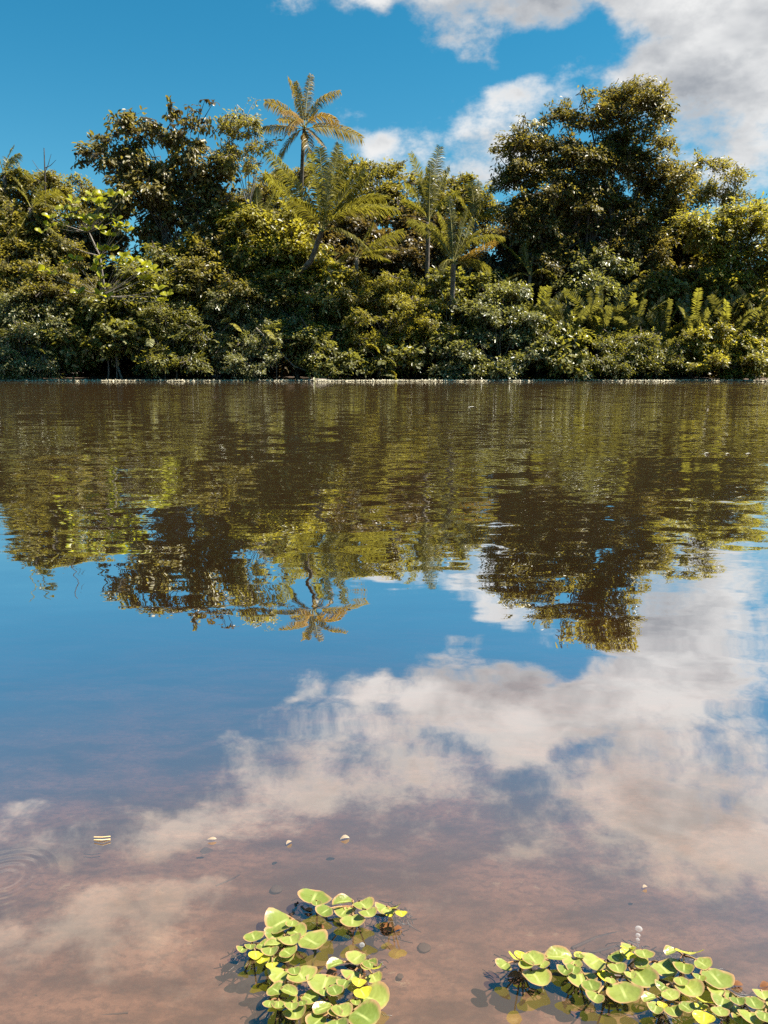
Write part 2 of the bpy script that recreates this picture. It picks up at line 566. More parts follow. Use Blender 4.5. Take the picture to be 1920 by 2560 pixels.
def bed(Y, X=0.0):
    ks = [(-400, 3.0), (-30, 1.6), (-3, .55), (-.5, .12), (.15, .0), (.45, -.012), (.8, -.024), (1.2, -.06), (1.8, -.17), (3, -.36), (8, -1.1),
          (32, -1.2), (37.3, -.25), (37.9, .0), (38.3, .05), (41, .12), (46, .3), (60, .6), (500, 1.0)]
    return float(np.interp(Y, [k[0] for k in ks], [k[1] for k in ks]))


def B(x, y):
    """point of the pond bed under a pixel"""
    z = -.05
    for _ in range(12):
        p = W(x, y, z)
        z = bed(p.y)
    return W(x, y, z)


# ------------------------------------------------------------------ setting
gy = [-400, -120, -30, -8, -3, -1.5, -.5, -.1, .15] + [.15 + .06 * i for i in range(1, 32)] + [2.2, 2.6, 3, 4, 6, 8, 14, 20, 26, 32, 35, 36.5, 37.4, 37.8, 38.0, 38.5, 39, 41, 43, 46, 50, 60, 90, 150, 300, 500]
gx = [-400, -150, -60, -30, -20, -12, -7, -4, -2.4, -1.6] + [-1.2 + .06 * i for i in range(41)] + [1.6, 2.4, 4, 7, 12, 20, 30, 60, 150, 400]
rs = np.random.RandomState(4)
GV = []
for Y in gy:
    for Xv in gx:
        z = bed(Y)
        if Y < 3 and abs(Xv) < 1.7 and Y > .1:
            z += .006 * math.sin(Xv * 9 + 2 * math.sin(Y * 7)) * min(1, Y) + rs.uniform(-.003, .003)
        elif 38 < Y < 100:
            z += rs.uniform(-.08, .08)
        GV.append((Xv, Y, z))
nx = len(gx)
GF = [(j * nx + i, j * nx + i + 1, (j + 1) * nx + i + 1, (j + 1) * nx + i) for j in range(len(gy) - 1) for i in range(nx - 1)]
G = Geo(); G.add(GV, GF)
gr = G.build('ground', 'ground', smooth=True)
tag(gr, 'brown sandy pond bed rising to the leafy far bank', 'ground', kind='structure')

G = Geo()
x0, x1, y0, y1, zb = -350, 350, -.6, 38.6, -3.0
G.add([(x0, y0, 0), (x1, y0, 0), (x1, y1, 0), (x0, y1, 0), (x0, y0, zb), (x1, y0, zb), (x1, y1, zb), (x0, y1, zb)],
      [(0, 1, 2, 3), (7, 6, 5, 4), (0, 4, 5, 1), (1, 5, 6, 2), (2, 6, 7, 3), (3, 7, 4, 0)])
wa = G.build('water', 'water')
tag(wa, 'calm tea-brown pond water mirroring trees and clouds', 'water', kind='structure')


# ------------------------------------------------------------------ foliage
def crown(blobs, Y, seed, leaf=.16, aspect=.5, k=.20, per=26, droop=.25, upb=1.0, six=False, depth=.8, twig=4.5, spread=1.0, grow=1.08, spray=.95):
    """leaves on twigs spread through lumpy crown volumes; blob = (x, y, rx, ry[, density[, nearer/farther m]]) in photo px"""
    rs = np.random.RandomState(seed)
    lg, bg_ = Geo(), Geo()
    s = PX(Y)
    centers = []
    parts = []
    for bl in blobs:
        cx, cy_, rx, ry = bl[:4]
        de = bl[4] if len(bl) > 4 else 1.0
        dY = bl[5] if len(bl) > 5 else rs.uniform(-.5, .5)
        m_ = max(1, min(10, int(rx * ry / 300)))
        if m_ == 1:
            parts.append((cx, cy_, rx, ry, de, dY))
            continue
        parts.append((cx, cy_, rx * .75, ry * .75, de * .45, dY + .35))
        for _ in range(m_):
            a = rs.uniform(0, 2 * math.pi); q = rs.uniform(.35, .9); f = rs.uniform(.26, .55)
            parts.append((cx + rx * q * math.cos(a), cy_ + ry * q * math.sin(a), (rx * .6 + ry * .4) * f * 1.2, (ry * .7 + rx * .3) * f * rs.uniform(.42, .75), de * 1.25, dY + rs.uniform(-.9, .5)))
    centers0 = [np.array(P(b[0], b[1], Y)) for b in blobs]
    blobs = parts
    for bl in blobs:
        cx, cy_, rx, ry = bl[:4]
        de = bl[4] if len(bl) > 4 else 1.0
        dY = bl[5] if len(bl) > 5 else rs.uniform(-.5, .5)
        C = np.array(P(cx, cy_, Y + dY))
        rad = np.array([rx * s, depth * .5 * (rx + ry) * s, ry * s]) * grow
        centers.append(C)
        n = max(4, int(math.pi * rx * ry * k * de / per))
        u = unit(rs.normal(size=(n, 3)))
        r = rs.uniform(0, 1, n) ** .42
        r = np.where(rs.uniform(size=n) < .16, rs.uniform(.92, 1.25, n), r)
        # clumping: pull clusters towards a few sub-clump centres
        nb = max(3, n // 8)
        sc = unit(rs.normal(size=(nb, 3))) * (rs.uniform(.45, 1.0, nb) ** .6)[:, None]
        pos = u * r[:, None]
        idx = rs.randint(0, nb, n)
        pull = (rs.uniform(.35, .88, n) * (r < .95))[:, None]
        pos = pos * (1 - pull) + sc[idx] * pull
        outw = unit(pos + 1e-6)
        pos = C + pos * rad
        # sprays: a drooping shoot with its leaves fanned out to both sides in a thin layer
        td = unit(outw * np.array([.85, .85, .45]) + rs.normal(size=(n, 3)) * .42 + np.array([0, 0, .16 - droop * .25]))
        TL = np.minimum(spray * rs.uniform(.55, 1.35, n), 1.7 * max(rad))
        sd = unit(np.cross(td, np.array([0, 0, 1.0])) + rs.normal(size=(n, 3)) * .25)
        A = pos - td * TL[:, None] * .55
        Bp = pos + td * TL[:, None] * .45 - np.array([0, 0, .10]) * TL[:, None]
        prisms(bg_, A, Bp, .012 + leaf * .02, .004)
        sel = rs.uniform(size=n) < .8
        if sel.any():
            mid = C + (A[sel] - C) * rs.uniform(.1, .4, sel.sum())[:, None] + rs.normal(size=(sel.sum(), 3)) * .08 * rad
            prisms(bg_, mid, A[sel], .03, .013)
        m_ = per
        t_ = rs.uniform(.05, 1.0, (n, m_)) ** .8
        u_ = rs.normal(size=(n, m_)) * .5
        wid = (TL[:, None] * .42 * np.sqrt(np.clip(1.08 - t_, .02, 1)) * u_)
        base = A[:, None] + (Bp - A)[:, None] * t_[..., None] + sd[:, None] * wid[..., None]
        base[..., 2] -= droop * (.35 * np.abs(wid) + .22 * TL[:, None] * t_ ** 2)
        base += rs.normal(size=(n, m_, 3)) * leaf * .38 * spread
        rd = rs.normal(size=(n, m_, 3))
        ld = unit(td[:, None] * .65 + sd[:, None] * (np.sign(u_) * .6)[..., None] + rd * .38 + np.array([0, 0, -droop]))
        nr = unit(rs.normal(size=(n, m_, 3)) * .38 + np.array([0, 0, upb]) + outw[:, None] * .62)
        N_ = n * m_
        LL = leaf * rs.uniform(.6, 1.3, N_)
        ti = np.clip(np.repeat(rs.uniform(0, 1, nb)[idx] * .5 + rs.uniform(0, .5, n), m_) * .6 + rs.uniform(0, 1, N_) * .4, 0, 1)
        leaf_block(lg, base.reshape(-1, 3), ld.reshape(-1, 3), nr.reshape(-1, 3), LL, LL * aspect * rs.uniform(.8, 1.2, N_), ti, .15, six)
    return lg, bg_, centers0


def trunk_to(geo, base, centers, r0, rs, fork=.45):
    """a trunk that forks into limbs reaching each clump"""
    base = Vector(base)
    cs = [Vector(c) for c in centers]
    mean = sum(cs, Vector()) / len(cs)
    low = min(c.z for c in cs)
    f = Vector((base.x + (mean.x - base.x) * .45, base.y + (mean.y - base.y) * .5, base.z + max(.4, (low - base.z) * .8)))
    pts = bez(base, Vector((base.x + rs.uniform(-.2, .2), base.y, (base.z + f.z) / 2)), f, 5)
    geo.tube(pts, list(np.linspace(r0, r0 * .72, 6)), 8)
    for c in cs:
        mid = (f + c) / 2 + Vector((rs.uniform(-.3, .3), rs.uniform(-.3, .3), rs.uniform(.0, .5)))
        pp = bez(f, mid, c, 5)
        geo.tube(pp, list(np.linspace(r0 * .42, r0 * .08, 6)), 5)


def plant(name, label, cat, blobs, Y, seed, mat, base_x, r0=.07, group=None, bark_='bark', bits=('trunk', 'branch', 'crown'), gz=None, bases=None, **kw):
    rs = np.random.RandomState(seed + 900)
    bx = P(base_x, 900, Y).x
    bp_ = (bx, Y, bed(Y) if gz is None else gz)
    root = empty(name, bp_, label, cat, group)
    lg, bgeo, cs = crown(blobs, Y, seed, **kw)
    tg = Geo()
    for j, b2 in enumerate(bases or [base_x]):
        sub = cs if not bases else [c for i, c in enumerate(cs) if i % len(bases) == j] or cs
        trunk_to(tg, (P(b2, 900, Y).x, Y + .02 * j, bp_[2] - .1), sub, r0, rs)
    place(tg, bits[0], bark_, root)
    place(bgeo, bits[1], bark_, root, 'stuff')
    place(lg, bits[2], mat, root, 'stuff')
    return root


def place(geo, name, mat, root, kind=None, smooth=False):
    """link collected world-space geometry as a part of root"""
    off = np.array(root.location)
    geo.v = [v - off for v in geo.v]
    o = bpy.data.objects.new(name, geo.mesh(name, mat, smooth))
    COL.objects.link(o)
    o.parent = root
    if kind:
        o['kind'] = kind
    return o


SH = ('stem', 'twig', 'foliage')

# ---- the tall tree on the right
plant('broadleaf_tree', 'tallest spreading tree with dense brown-green crown on the right', 'tree', [
    (1590, 240, 62, 48), (1535, 255, 45, 45), (1458, 225, 16, 22, .6), (1640, 300, 42, 26, .45), (1495, 295, 50, 40), (1405, 290, 40, 38), (1325, 350, 52, 46),
    (1275, 395, 28, 50, .8), (1565, 330, 62, 48), (1660, 360, 32, 22, .6), (1410, 375, 70, 50), (1330, 440, 62, 66), (1500, 400, 80, 50), (1610, 420, 72, 50),
    (1690, 425, 42, 46), (1310, 530, 48, 70), (1420, 480, 80, 55), (1540, 490, 80, 60, .8), (1650, 510, 70, 60), (1480, 590, 100, 60, .8), (1370, 610, 60, 60, .8), (1610, 600, 80, 60, .8)],
    42.5, 11, 'tree', 1500, .22, bark_='bark_dark', bases=[1440, 1500, 1560, 1350], leaf=.20, aspect=.45, k=.25, per=46, droop=.35, grow=1.18, spray=1.25)
plant('broadleaf_tree', 'small-crowned tree with thin bare twigs beside the tallest tree, right edge', 'tree', [
    (1785, 415, 44, 30, .7), (1840, 445, 36, 34, .5), (1870, 480, 22, 26, .35), (1750, 470, 46, 44), (1800, 500, 46, 36, .7), (1730, 540, 40, 50, .8)],
    43.5, 12, 'olive', 1790, .10, leaf=.18, aspect=.45, k=.22, per=40, spray=1.1)
plant('broadleaf_tree', 'yellow-tinged leafy tree filling the right edge above the ferns', 'tree', [
    (1890, 505, 16, 14, .9), (1850, 560, 84, 46), (1770, 580, 70, 56), (1900, 640, 70, 70), (1790, 660, 70, 50), (1930, 560, 50, 40), (1860, 710, 70, 45)],
    41.0, 13, 'yellow', 1830, .10, leaf=.19, aspect=.45, k=.26, per=44)
# ---- left trees
plant('broadleaf_tree', 'big dark large-leaved tree left of the tall palm', 'tree', [
    (215, 380, 26, 18), (258, 352, 30, 26), (300, 315, 32, 28), (336, 292, 26, 18), (365, 325, 36, 30), (425, 280, 22, 16, .5), (440, 335, 36, 30), (500, 365, 36, 30, .8), (520, 300, 24, 18, .5), (555, 390, 36, 34, .8), (480, 300, 20, 16, .4), (300, 375, 50, 36),
    (380, 400, 60, 40), (460, 420, 60, 40), (330, 450, 70, 40), (545, 440, 45, 40, .7), (430, 490, 80, 45, .8), (530, 510, 60, 50, .8), (420, 570, 90, 50, .7), (540, 580, 70, 50, .7), (440, 640, 90, 50, .7), (300, 500, 60, 40)],
    42.5, 14, 'tree', 455, .12, bark_='bark', bases=[430, 470, 520], leaf=.28, aspect=.48, k=.115, per=24, spray=1.0, droop=.6, upb=.8, six=True)
plant('broadleaf_tree', 'slim pale-stemmed tree with open crown just left of the tall palm', 'tree', [
    (610, 285, 42, 28), (575, 320, 38, 36), (640, 320, 32, 34, .8), (610, 365, 50, 30, .8), (672, 365, 22, 22, .5), (585, 400, 30, 24, .5), (640, 410, 30, 22, .35)],
    41.6, 15, 'olive', 630, .065, bark_='bark_pale', leaf=.18, aspect=.45, k=.17, per=30, spray=.9, droop=.45)
# ---- skyline behind the palms
for (lab, bl, Y, sd, mt, bx) in [
    ('olive tree on the skyline at the far left edge', [(30, 470, 70, 40), (100, 465, 60, 35), (60, 540, 110, 60), (150, 500, 50, 35)], 44.5, 21, 'olive', 70),
    ('low olive tree peeping over the sky gap left of the dark tree', [(180, 480, 60, 28), (240, 500, 60, 40), (200, 560, 80, 50)], 46.0, 22, 'olive', 200),
    ('dense tree behind the trunk of the tall palm', [(680, 460, 60, 40), (740, 450, 60, 38), (640, 510, 70, 50), (730, 540, 90, 60)], 47.0, 23, 'tree', 690),
    ('feathery tree on the skyline right of the tall palm', [(870, 425, 50, 34), (930, 430, 55, 34, .8), (990, 440, 50, 34, .8), (880, 500, 80, 55), (980, 510, 80, 55)], 46.5, 24, 'olive', 920),
    ('leafy tree on the skyline behind the right-hand palms', [(1100, 470, 60, 40, .7), (1180, 500, 60, 45), (1220, 560, 60, 60), (1090, 550, 80, 60), (1150, 440, 35, 20, .4)], 46.0, 25, 'olive', 1130)]:
    plant('broadleaf_tree', lab, 'tree', bl, Y, sd, mt, bx, .10, group='trees on the skyline', leaf=.20, aspect=.48, k=.27, per=44)

# ---- dark thicket standing behind the first row of shrubs
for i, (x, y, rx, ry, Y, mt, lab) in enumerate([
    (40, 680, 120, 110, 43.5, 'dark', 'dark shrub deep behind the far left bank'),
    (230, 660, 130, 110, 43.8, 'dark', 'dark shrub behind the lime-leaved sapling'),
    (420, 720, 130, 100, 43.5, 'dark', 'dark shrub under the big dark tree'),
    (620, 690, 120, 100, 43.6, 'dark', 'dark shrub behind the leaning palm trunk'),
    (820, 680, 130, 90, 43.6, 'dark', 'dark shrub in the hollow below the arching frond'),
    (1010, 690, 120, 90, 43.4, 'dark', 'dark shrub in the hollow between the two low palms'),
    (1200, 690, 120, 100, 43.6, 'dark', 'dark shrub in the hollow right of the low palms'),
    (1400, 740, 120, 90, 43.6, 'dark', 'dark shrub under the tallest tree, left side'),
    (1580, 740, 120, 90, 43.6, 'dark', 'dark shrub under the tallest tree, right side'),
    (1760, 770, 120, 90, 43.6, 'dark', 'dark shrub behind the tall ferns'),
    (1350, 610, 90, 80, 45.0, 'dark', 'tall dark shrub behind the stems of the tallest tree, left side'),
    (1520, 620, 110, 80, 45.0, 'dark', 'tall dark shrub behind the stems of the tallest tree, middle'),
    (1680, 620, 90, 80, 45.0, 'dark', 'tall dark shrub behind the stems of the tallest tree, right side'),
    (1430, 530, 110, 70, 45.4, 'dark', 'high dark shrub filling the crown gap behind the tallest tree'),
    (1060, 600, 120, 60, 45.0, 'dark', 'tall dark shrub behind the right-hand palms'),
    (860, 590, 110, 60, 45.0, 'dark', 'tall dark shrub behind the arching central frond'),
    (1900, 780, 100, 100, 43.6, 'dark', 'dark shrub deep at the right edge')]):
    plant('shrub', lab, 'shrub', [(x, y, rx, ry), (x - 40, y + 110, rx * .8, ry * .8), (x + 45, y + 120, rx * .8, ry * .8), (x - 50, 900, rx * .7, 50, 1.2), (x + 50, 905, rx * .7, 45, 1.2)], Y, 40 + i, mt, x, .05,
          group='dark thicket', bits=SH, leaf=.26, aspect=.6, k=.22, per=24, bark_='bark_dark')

# ---- first rows of shrubs on the bank: (label, blobs, Y, seed, material, leaf, kw)
shrubs = [
    ('tall olive bush rising at the left edge', [(40, 560, 80, 60), (20, 640, 70, 60), (100, 620, 60, 60), (60, 720, 90, 60)], 40.5, 'olive', .16),
    ('grey-green bush low at the left edge by the water', [(30, 800, 80, 60), (110, 840, 80, 60), (50, 890, 90, 45), (150, 780, 60, 50)], 38.5, 'gloss', .15),
    ('shaded bush below the lime-leaved sapling', [(230, 790, 80, 60, .75), (290, 850, 80, 50, .7), (200, 870, 70, 50, .7), (340, 780, 70, 60, .7)], 38.7, 'green', .15),
    ('shaded bush at the waterline under the dark tree', [(430, 800, 80, 70, .7), (480, 870, 90, 50, .7), (400, 890, 70, 40, .7)], 38.6, 'green', .15),
    ('sparkling olive bush in front of the dark tree', [(480, 650, 80, 60), (560, 600, 80, 55), (520, 720, 90, 60), (600, 680, 80, 60)], 40.6, 'olive', .14),
    ('yellow-green bush around the leaning palm trunk', [(660, 570, 70, 55), (590, 545, 50, 36), (740, 610, 60, 50), (690, 650, 90, 50), (800, 690, 60, 46), (740, 550, 40, 40)], 40.4, 'yellow', .15),
    ('dark glossy bush at the waterline left of centre', [(600, 800, 90, 70, .8), (640, 880, 80, 50, .7), (560, 890, 60, 40, .7), (700, 790, 70, 60, .8)], 38.5, 'gloss', .14),
    ('dense bush at centre below the arching frond', [(780, 770, 80, 60), (840, 830, 80, 60), (750, 850, 70, 50, .8), (840, 900, 70, 36, .7)], 38.6, 'green', .14),
    ('bright yellow-topped bush at centre of the bank', [(930, 740, 80, 50), (1000, 730, 70, 45), (1040, 790, 80, 50), (950, 820, 80, 50), (900, 770, 50, 46)], 39.5, 'yellow', .14),
    ('sunlit bush below the low yellow palm', [(1120, 720, 70, 40), (1200, 720, 60, 44), (1160, 790, 90, 50), (1080, 850, 70, 50, .8), (1000, 890, 70, 40, .8)], 39.6, 'green', .145),
    ('silvery round bush hanging over the water right of centre', [(1260, 740, 60, 46), (1240, 820, 80, 55), (1310, 800, 60, 50), (1230, 895, 90, 45), (1330, 870, 50, 50), (1150, 900, 60, 40)], 38.4, 'gloss', .15),
    ('pale-leaved shrub hanging below the tallest tree', [(1470, 640, 40, 40), (1460, 710, 60, 50), (1520, 660, 55, 24), (1520, 730, 50, 40, .7)], 40.8, 'gloss', .15),
    ('dark bush at the waterline left of the ferns', [(1400, 850, 50, 60, .7), (1440, 900, 60, 40, .7), (1390, 920, 40, 26, .8)], 38.5, 'green', .14),
    ('glinting bush at the waterline below the ferns', [(1560, 870, 80, 50, .8), (1600, 915, 80, 28, .8), (1500, 915, 60, 26, .8), (1660, 880, 60, 46, .7)], 38.4, 'green', .15),
    ('yellowish bush at the waterline near the right edge', [(1780, 850, 60, 60), (1840, 890, 70, 50), (1760, 910, 60, 32, .8), (1900, 840, 50, 60), (1910, 910, 50, 36)], 38.4, 'yellow', .14),
    ('mottled bush on the slope under the left-edge palm', [(130, 690, 70, 50), (170, 640, 50, 44, .8), (90, 740, 70, 40), (200, 730, 50, 44)], 39.8, 'olive', .15),
    ('glinting bush on the slope right of the lime-leaved sapling', [(360, 690, 60, 50), (410, 640, 50, 50, .8), (330, 750, 70, 40, .8), (430, 730, 60, 50)], 39.7, 'green', .13),
    ('ragged bush on the slope below the leaning palm trunk', [(610, 740, 70, 40), (680, 720, 70, 40), (560, 760, 50, 40), (740, 720, 50, 36)], 39.6, 'olive', .15),
    ('small ragged bush in front of the hollow at centre', [(880, 700, 40, 30), (860, 740, 40, 30)], 39.6, 'olive', .14),
    ('yellow-green bush above the ferns near the right edge', [(1700, 690, 70, 46), (1640, 720, 56, 40, .8), (1780, 740, 70, 46, .8), (1880, 760, 60, 46, .8)], 40.6, 'olive', .14),
]
MUL = (1.35, 1.0, 1.8, 1.2, 1.5, 2.1, 1.1)
SPR = (.9, 1.2, .7, 1.05, .8, 1.3)
ASP = (.5, .42, .6, .36, .52)
for i, (lab, bl, Y, mt, lf) in enumerate(shrubs):
    low = max(b[1] for b in bl)
    bl = [(b[0], b[1], b[2], b[3], b[4] if len(b) > 4 else 1.0, (low - b[1]) * .011) for b in bl]      # upper clumps set back so the lower leaves catch the sun
    plant('shrub', lab, 'shrub', bl, Y, 70 + i, mt, sum(b[0] for b in bl) / len(bl), .045, group='shrubs along the bank', bits=SH,
          leaf=lf * MUL[i % 7], aspect=ASP[i % 5], k=.30 * (1.35 / MUL[i % 7]) ** 1.5, per=int(44 * (1.35 / MUL[i % 7])), spray=SPR[i % 6], droop=.3, bark_='bark')


# ------------------------------------------------------------------ fronds: palms, ferns, sprays
def frond(p0, p1, p2, n=46, leaf=.55, width=.035, droop=.35, rad=.022, seed=0, ang=.9, roll=0.0, start=.14, taper=.55, ragged=.06):
    """(leaflets, rib): a curved rib carrying leaflets on both sides"""
    rs = np.random.RandomState(seed)
    pts = bez(Vector(p0), Vector(p1), Vector(p2), 10)
    rib = Geo()
    rib.tube(pts, list(np.linspace(rad, rad * .2, 11)), 4)
    A = np.array(pts)
    t = np.linspace(start, 1, n)
    idx = t * 10
    i0 = np.minimum(idx.astype(int), 9)
    fr = (idx - i0)[:, None]
    pos = A[i0] * (1 - fr) + A[i0 + 1] * fr
    tan = unit(A[i0 + 1] - A[i0])
    up = np.array([0, 0, 1.0])
    side = np.cross(tan, np.array([0, .45, 1.0]))
    side = np.where(np.linalg.norm(side, axis=1, keepdims=True) < .15, np.array([1.0, 0, 0]), side)
    side = unit(side)
    nrm = unit(np.cross(side, tan))
    c_, s_ = math.cos(roll), math.sin(roll)
    side, nrm = side * c_ + nrm * s_, nrm * c_ - side * s_
    lg = Geo()
    for sg in (-1, 1):
        L = leaf * (np.sin(np.pi * (0.12 + .80 * (t - start) / (1 - start))) ** taper) * rs.uniform(.85, 1.1, n)
        d = unit(tan * math.cos(ang) + side * sg * math.sin(ang) + nrm * .18 + rs.normal(size=(n, 3)) * ragged)
        L = L * np.where(rs.uniform(size=n) < ragged * .9, rs.uniform(.2, .7, n), 1.0)
        L_ = L[:, None]
        wv = unit(np.cross(d, nrm + rs.normal(size=(n, 3)) * ragged * 5 + np.array([0, 0, .35]))) * width * .5
        b = pos
        m = pos + d * L_ * .5 - up * (droop * .18) * L_
        e = pos + d * L_ * .95 - up * (droop * .75) * L_
        V = np.stack([b - wv * .6, b + wv * .6, m + wv, m - wv, e], 1).reshape(-1, 3)
        k = np.arange(n)[:, None] * 5
        ti = rs.uniform(0, 1, n)
        q = (k + np.array([[0, 1, 2, 3]])).reshape(-1, 4)
        tr = (k + np.array([[3, 2, 4]])).reshape(-1, 3)
        v0 = lg.n
        lg.add(V, q, ti)
        lg.f.append(tr + v0); lg.t.append(ti)
    return lg, rib


def add_frond(root, a, mat, rmat='rachis', name='frond', **kw):
    lg, rib = frond(*a, **kw)
    o = place(lg, name, mat, root)
    r = place(rib, 'frond_rib', rmat, root)
    r.parent = o
    return o


def palm(label, Y, crown_px, fronds, seed, trunk=None, tr=.10, leaf=.55, mat='frond', width=.036, group='palms on the bank'):
    """fronds: (ctrl x, ctrl y, tip x, tip y, nearer(-)/farther(+) m at tip[, material])"""
    rs = random.Random(seed)
    C = P(crown_px[0], crown_px[1], Y)
    if trunk:
        pts = [P(x, y, Y + 1.7 * (i + 1) / len(trunk)) for i, (x, y) in enumerate(trunk)]
    else:
        pts = [C]
    basep = Vector((pts[-1].x, Y + 1.7, bed(Y + 1.7)))
    root = empty('palm', basep, label, 'palm', group)
    path = [C] + pts + ([basep - Vector((0, 0, .15))] if (pts[-1] - basep).length > .2 else [])
    # ringed trunk
    tg = Geo()
    fine_, rad_ = [], []
    for i in range(len(path) - 1):
        for j in range(10):
            q = path[i].lerp(path[i + 1], j / 10)
            fine_.append(q); rad_.append(tr * (1 + .10 * (j % 2)) * (1 + .25 * (i / max(1, len(path) - 1))))
    fine_.append(path[-1]); rad_.append(tr * 1.4)
    tg.tube(fine_, rad_, 8)
    place(tg, 'trunk', 'palm_bark', root)
    for i, fr in enumerate(fronds):
        cx, cy_, tx, ty, dz = fr[:5]
        mt = fr[5] if len(fr) > 5 else mat
        p0 = C + Vector((rs.uniform(-.06, .06), rs.uniform(-.06, .06), rs.uniform(-.1, .1)))
        p1 = P(cx, cy_, Y + dz * .45)
        p2 = P(tx, ty, Y + dz)
        Lr = (p1 - p0).length + (p2 - p1).length
        add_frond(root, (p0, p1, p2), mt, n=int(22 + Lr * 19), ragged=.08, leaf=leaf * rs.uniform(.85, 1.1) * min(1.15, .45 + Lr * .18), width=width, seed=seed * 50 + i,
                  droop=rs.uniform(.35, .9), roll=rs.uniform(-.5, .5))
    return root, C


def c2(l):
    """pixel of an enlarged view of the palms -> photo pixel"""
    return [(600 + a * .422, 150 + b * .422) + tuple(r) for a, b, *r in l]


def fr2(l):
    return [(600 + a * .422, 150 + b * .422, 600 + c * .422, 150 + d * .422) + tuple(r) for a, b, c, d, *r in l]


root, C = palm('tall coconut palm with golden fronds standing against the blue sky', 43.0, c2([(382, 405)])[0], fr2([
    (270, 250, 150, 245, .3), (340, 190, 285, 105, .8), (385, 250, 420, 85, .5), (430, 220, 590, 185, .6), (480, 280, 582, 370, -.8, 'frond_gold'), (540, 360, 722, 465, -.3),
    (230, 380, 128, 405, .4), (300, 440, 228, 592, -.6), (300, 260, 245, 315, -1.6, 'frond_gold'), (330, 300, 280, 440, -1.8, 'frond_gold'), (430, 420, 495, 510, -1.0, 'frond_gold'),
    (400, 430, 410, 570, -1.2), (360, 230, 330, 130, -.6), (420, 330, 460, 300, 1.6), (310, 330, 230, 360, 1.2)]), 3,
    trunk=c2([(375, 490), (368, 640), (362, 800), (370, 1050)]), tr=.10, leaf=.60, mat='frond_tall', width=.036)
for i, (dx, dz) in enumerate([(.12, -.45), (-.10, -.5), (.02, -.62)]):
    G = Geo()
    rs_ = np.random.RandomState(i)
    us = 8; vs = 5
    V = [(0, 0, .15)] + [(math.sin(math.pi * a / vs) * math.cos(2 * math.pi * b / us) * .11, math.sin(math.pi * a / vs) * math.sin(2 * math.pi * b / us) * .11, .15 * math.cos(math.pi * a / vs)) for a in range(1, vs) for b in range(us)] + [(0, 0, -.15)]
    Fq = [(1 + a * us + b, 1 + a * us + (b + 1) % us, 1 + (a + 1) * us + (b + 1) % us, 1 + (a + 1) * us + b) for a in range(vs - 2) for b in range(us)]
    Ft = [(0, 1 + (b + 1) % us, 1 + b) for b in range(us)] + [(len(V) - 1, len(V) - 1 - us + b, len(V) - 1 - us + (b + 1) % us) for b in range(us)]
    G.add(np.array(V) + np.array(C + Vector((dx, -.16, dz))), Fq)
    G.f.append(np.array(Ft)); G.t.append(np.full(len(Ft), .5))
    place(G, 'coconut', 'nut', root, smooth=True)

palm('young palm with broad upright fronds on a leaning dark trunk, centre', 38.95, c2([(485, 1010)])[0], fr2([
    (500, 760, 470, 520, .5), (540, 740, 590, 500, .3), (470, 800, 420, 560, -.3), (600, 800, 745, 645, .6), (640, 760, 825, 640, 1.2), (640, 830, 925, 880, -.8), (700, 780, 860, 820, .9),
    (400, 800, 170, 545, -.5), (330, 830, 150, 680, .8), (620, 960, 760, 1120, -1.4), (520, 880, 520, 640, -1.0), (430, 880, 300, 830, -1.2), (560, 700, 640, 640, .8)]), 4,
    trunk=c2([(465, 1070), (420, 1190), (340, 1280), (330, 1400)]), tr=.12, leaf=.80, width=.048)
palm('low palm with a fringed frond sweeping over the dark hollow, centre', 39.5, c2([(690, 1170)])[0], fr2([
    (800, 1080, 965, 1010, -.5), (760, 1020, 790, 960, .3), (820, 1120, 930, 1130, -.8), (640, 1130, 590, 1180, -.5), (760, 1130, 880, 1190, .5)]), 5, tr=.08, leaf=.6)
palm('palm with tall feather fronds standing left of the cumulus cloud', 41.5, c2([(1115, 960)])[0], fr2([
    (1100, 760, 1010, 555, .2), (1130, 740, 1185, 515, .2), (1170, 760, 1240, 640, .6), (1120, 800, 1130, 600, -.3), (1070, 800, 980, 740, .8, 'frond'), (1050, 850, 960, 830, -.4),
    (1180, 820, 1300, 780, .8), (1140, 740, 1100, 640, .9)]), 6, tr=.10, leaf=.6)
palm('low palm with yellow-green upright fronds and a golden dying frond', 39.6, c2([(1265, 1210)])[0], fr2([
    (1260, 1000, 1235, 810, .2, 'fern'), (1310, 1020, 1350, 880, .2, 'fern'), (1330, 1060, 1380, 940, .6), (1360, 1000, 1560, 1050, -.3), (1360, 1160, 1515, 1075, -.8, 'frond_gold'),
    (1200, 1060, 1120, 970, .3), (1180, 1000, 1000, 950, .5, 'fern'), (1380, 1160, 1480, 1240, -.9), (1220, 1150, 1195, 1250, -1.0), (1240, 1020, 1170, 900, .8), (1300, 1080, 1420, 1010, 1.0)]), 7, tr=.11, leaf=.6)
palm('dark-fronded palm beside the left flank of the tallest tree', 43.8, c2([(1390, 960)])[0], fr2([
    (1390, 840, 1365, 715, .2), (1410, 840, 1420, 720, .5), (1440, 850, 1525, 700, .2), (1330, 850, 1250, 765, .3), (1460, 900, 1560, 860, -.4), (1330, 920, 1260, 920, -.5)]), 8, tr=.10, leaf=.7)
palm('half-hidden palm with pale fronds in the yellow-green bush, left of centre', 41.4, (648, 560), [
    (600, 530, 545, 552, -.6), (640, 500, 640, 470, .3), (610, 510, 575, 510, .4), (665, 520, 690, 480, .4), (655, 540, 600, 580, -.9)], 9, tr=.08, leaf=.6)
palm('palm at the left edge with fronds against the sky', 43.5, (10, 440), [
    (20, 400, 50, 385, .2), (0, 400, -20, 360, .2), (15, 395, 35, 365, .8), (50, 420, 80, 440, -.3), (40, 430, 60, 480, -.6)], 10, tr=.10, leaf=.6)
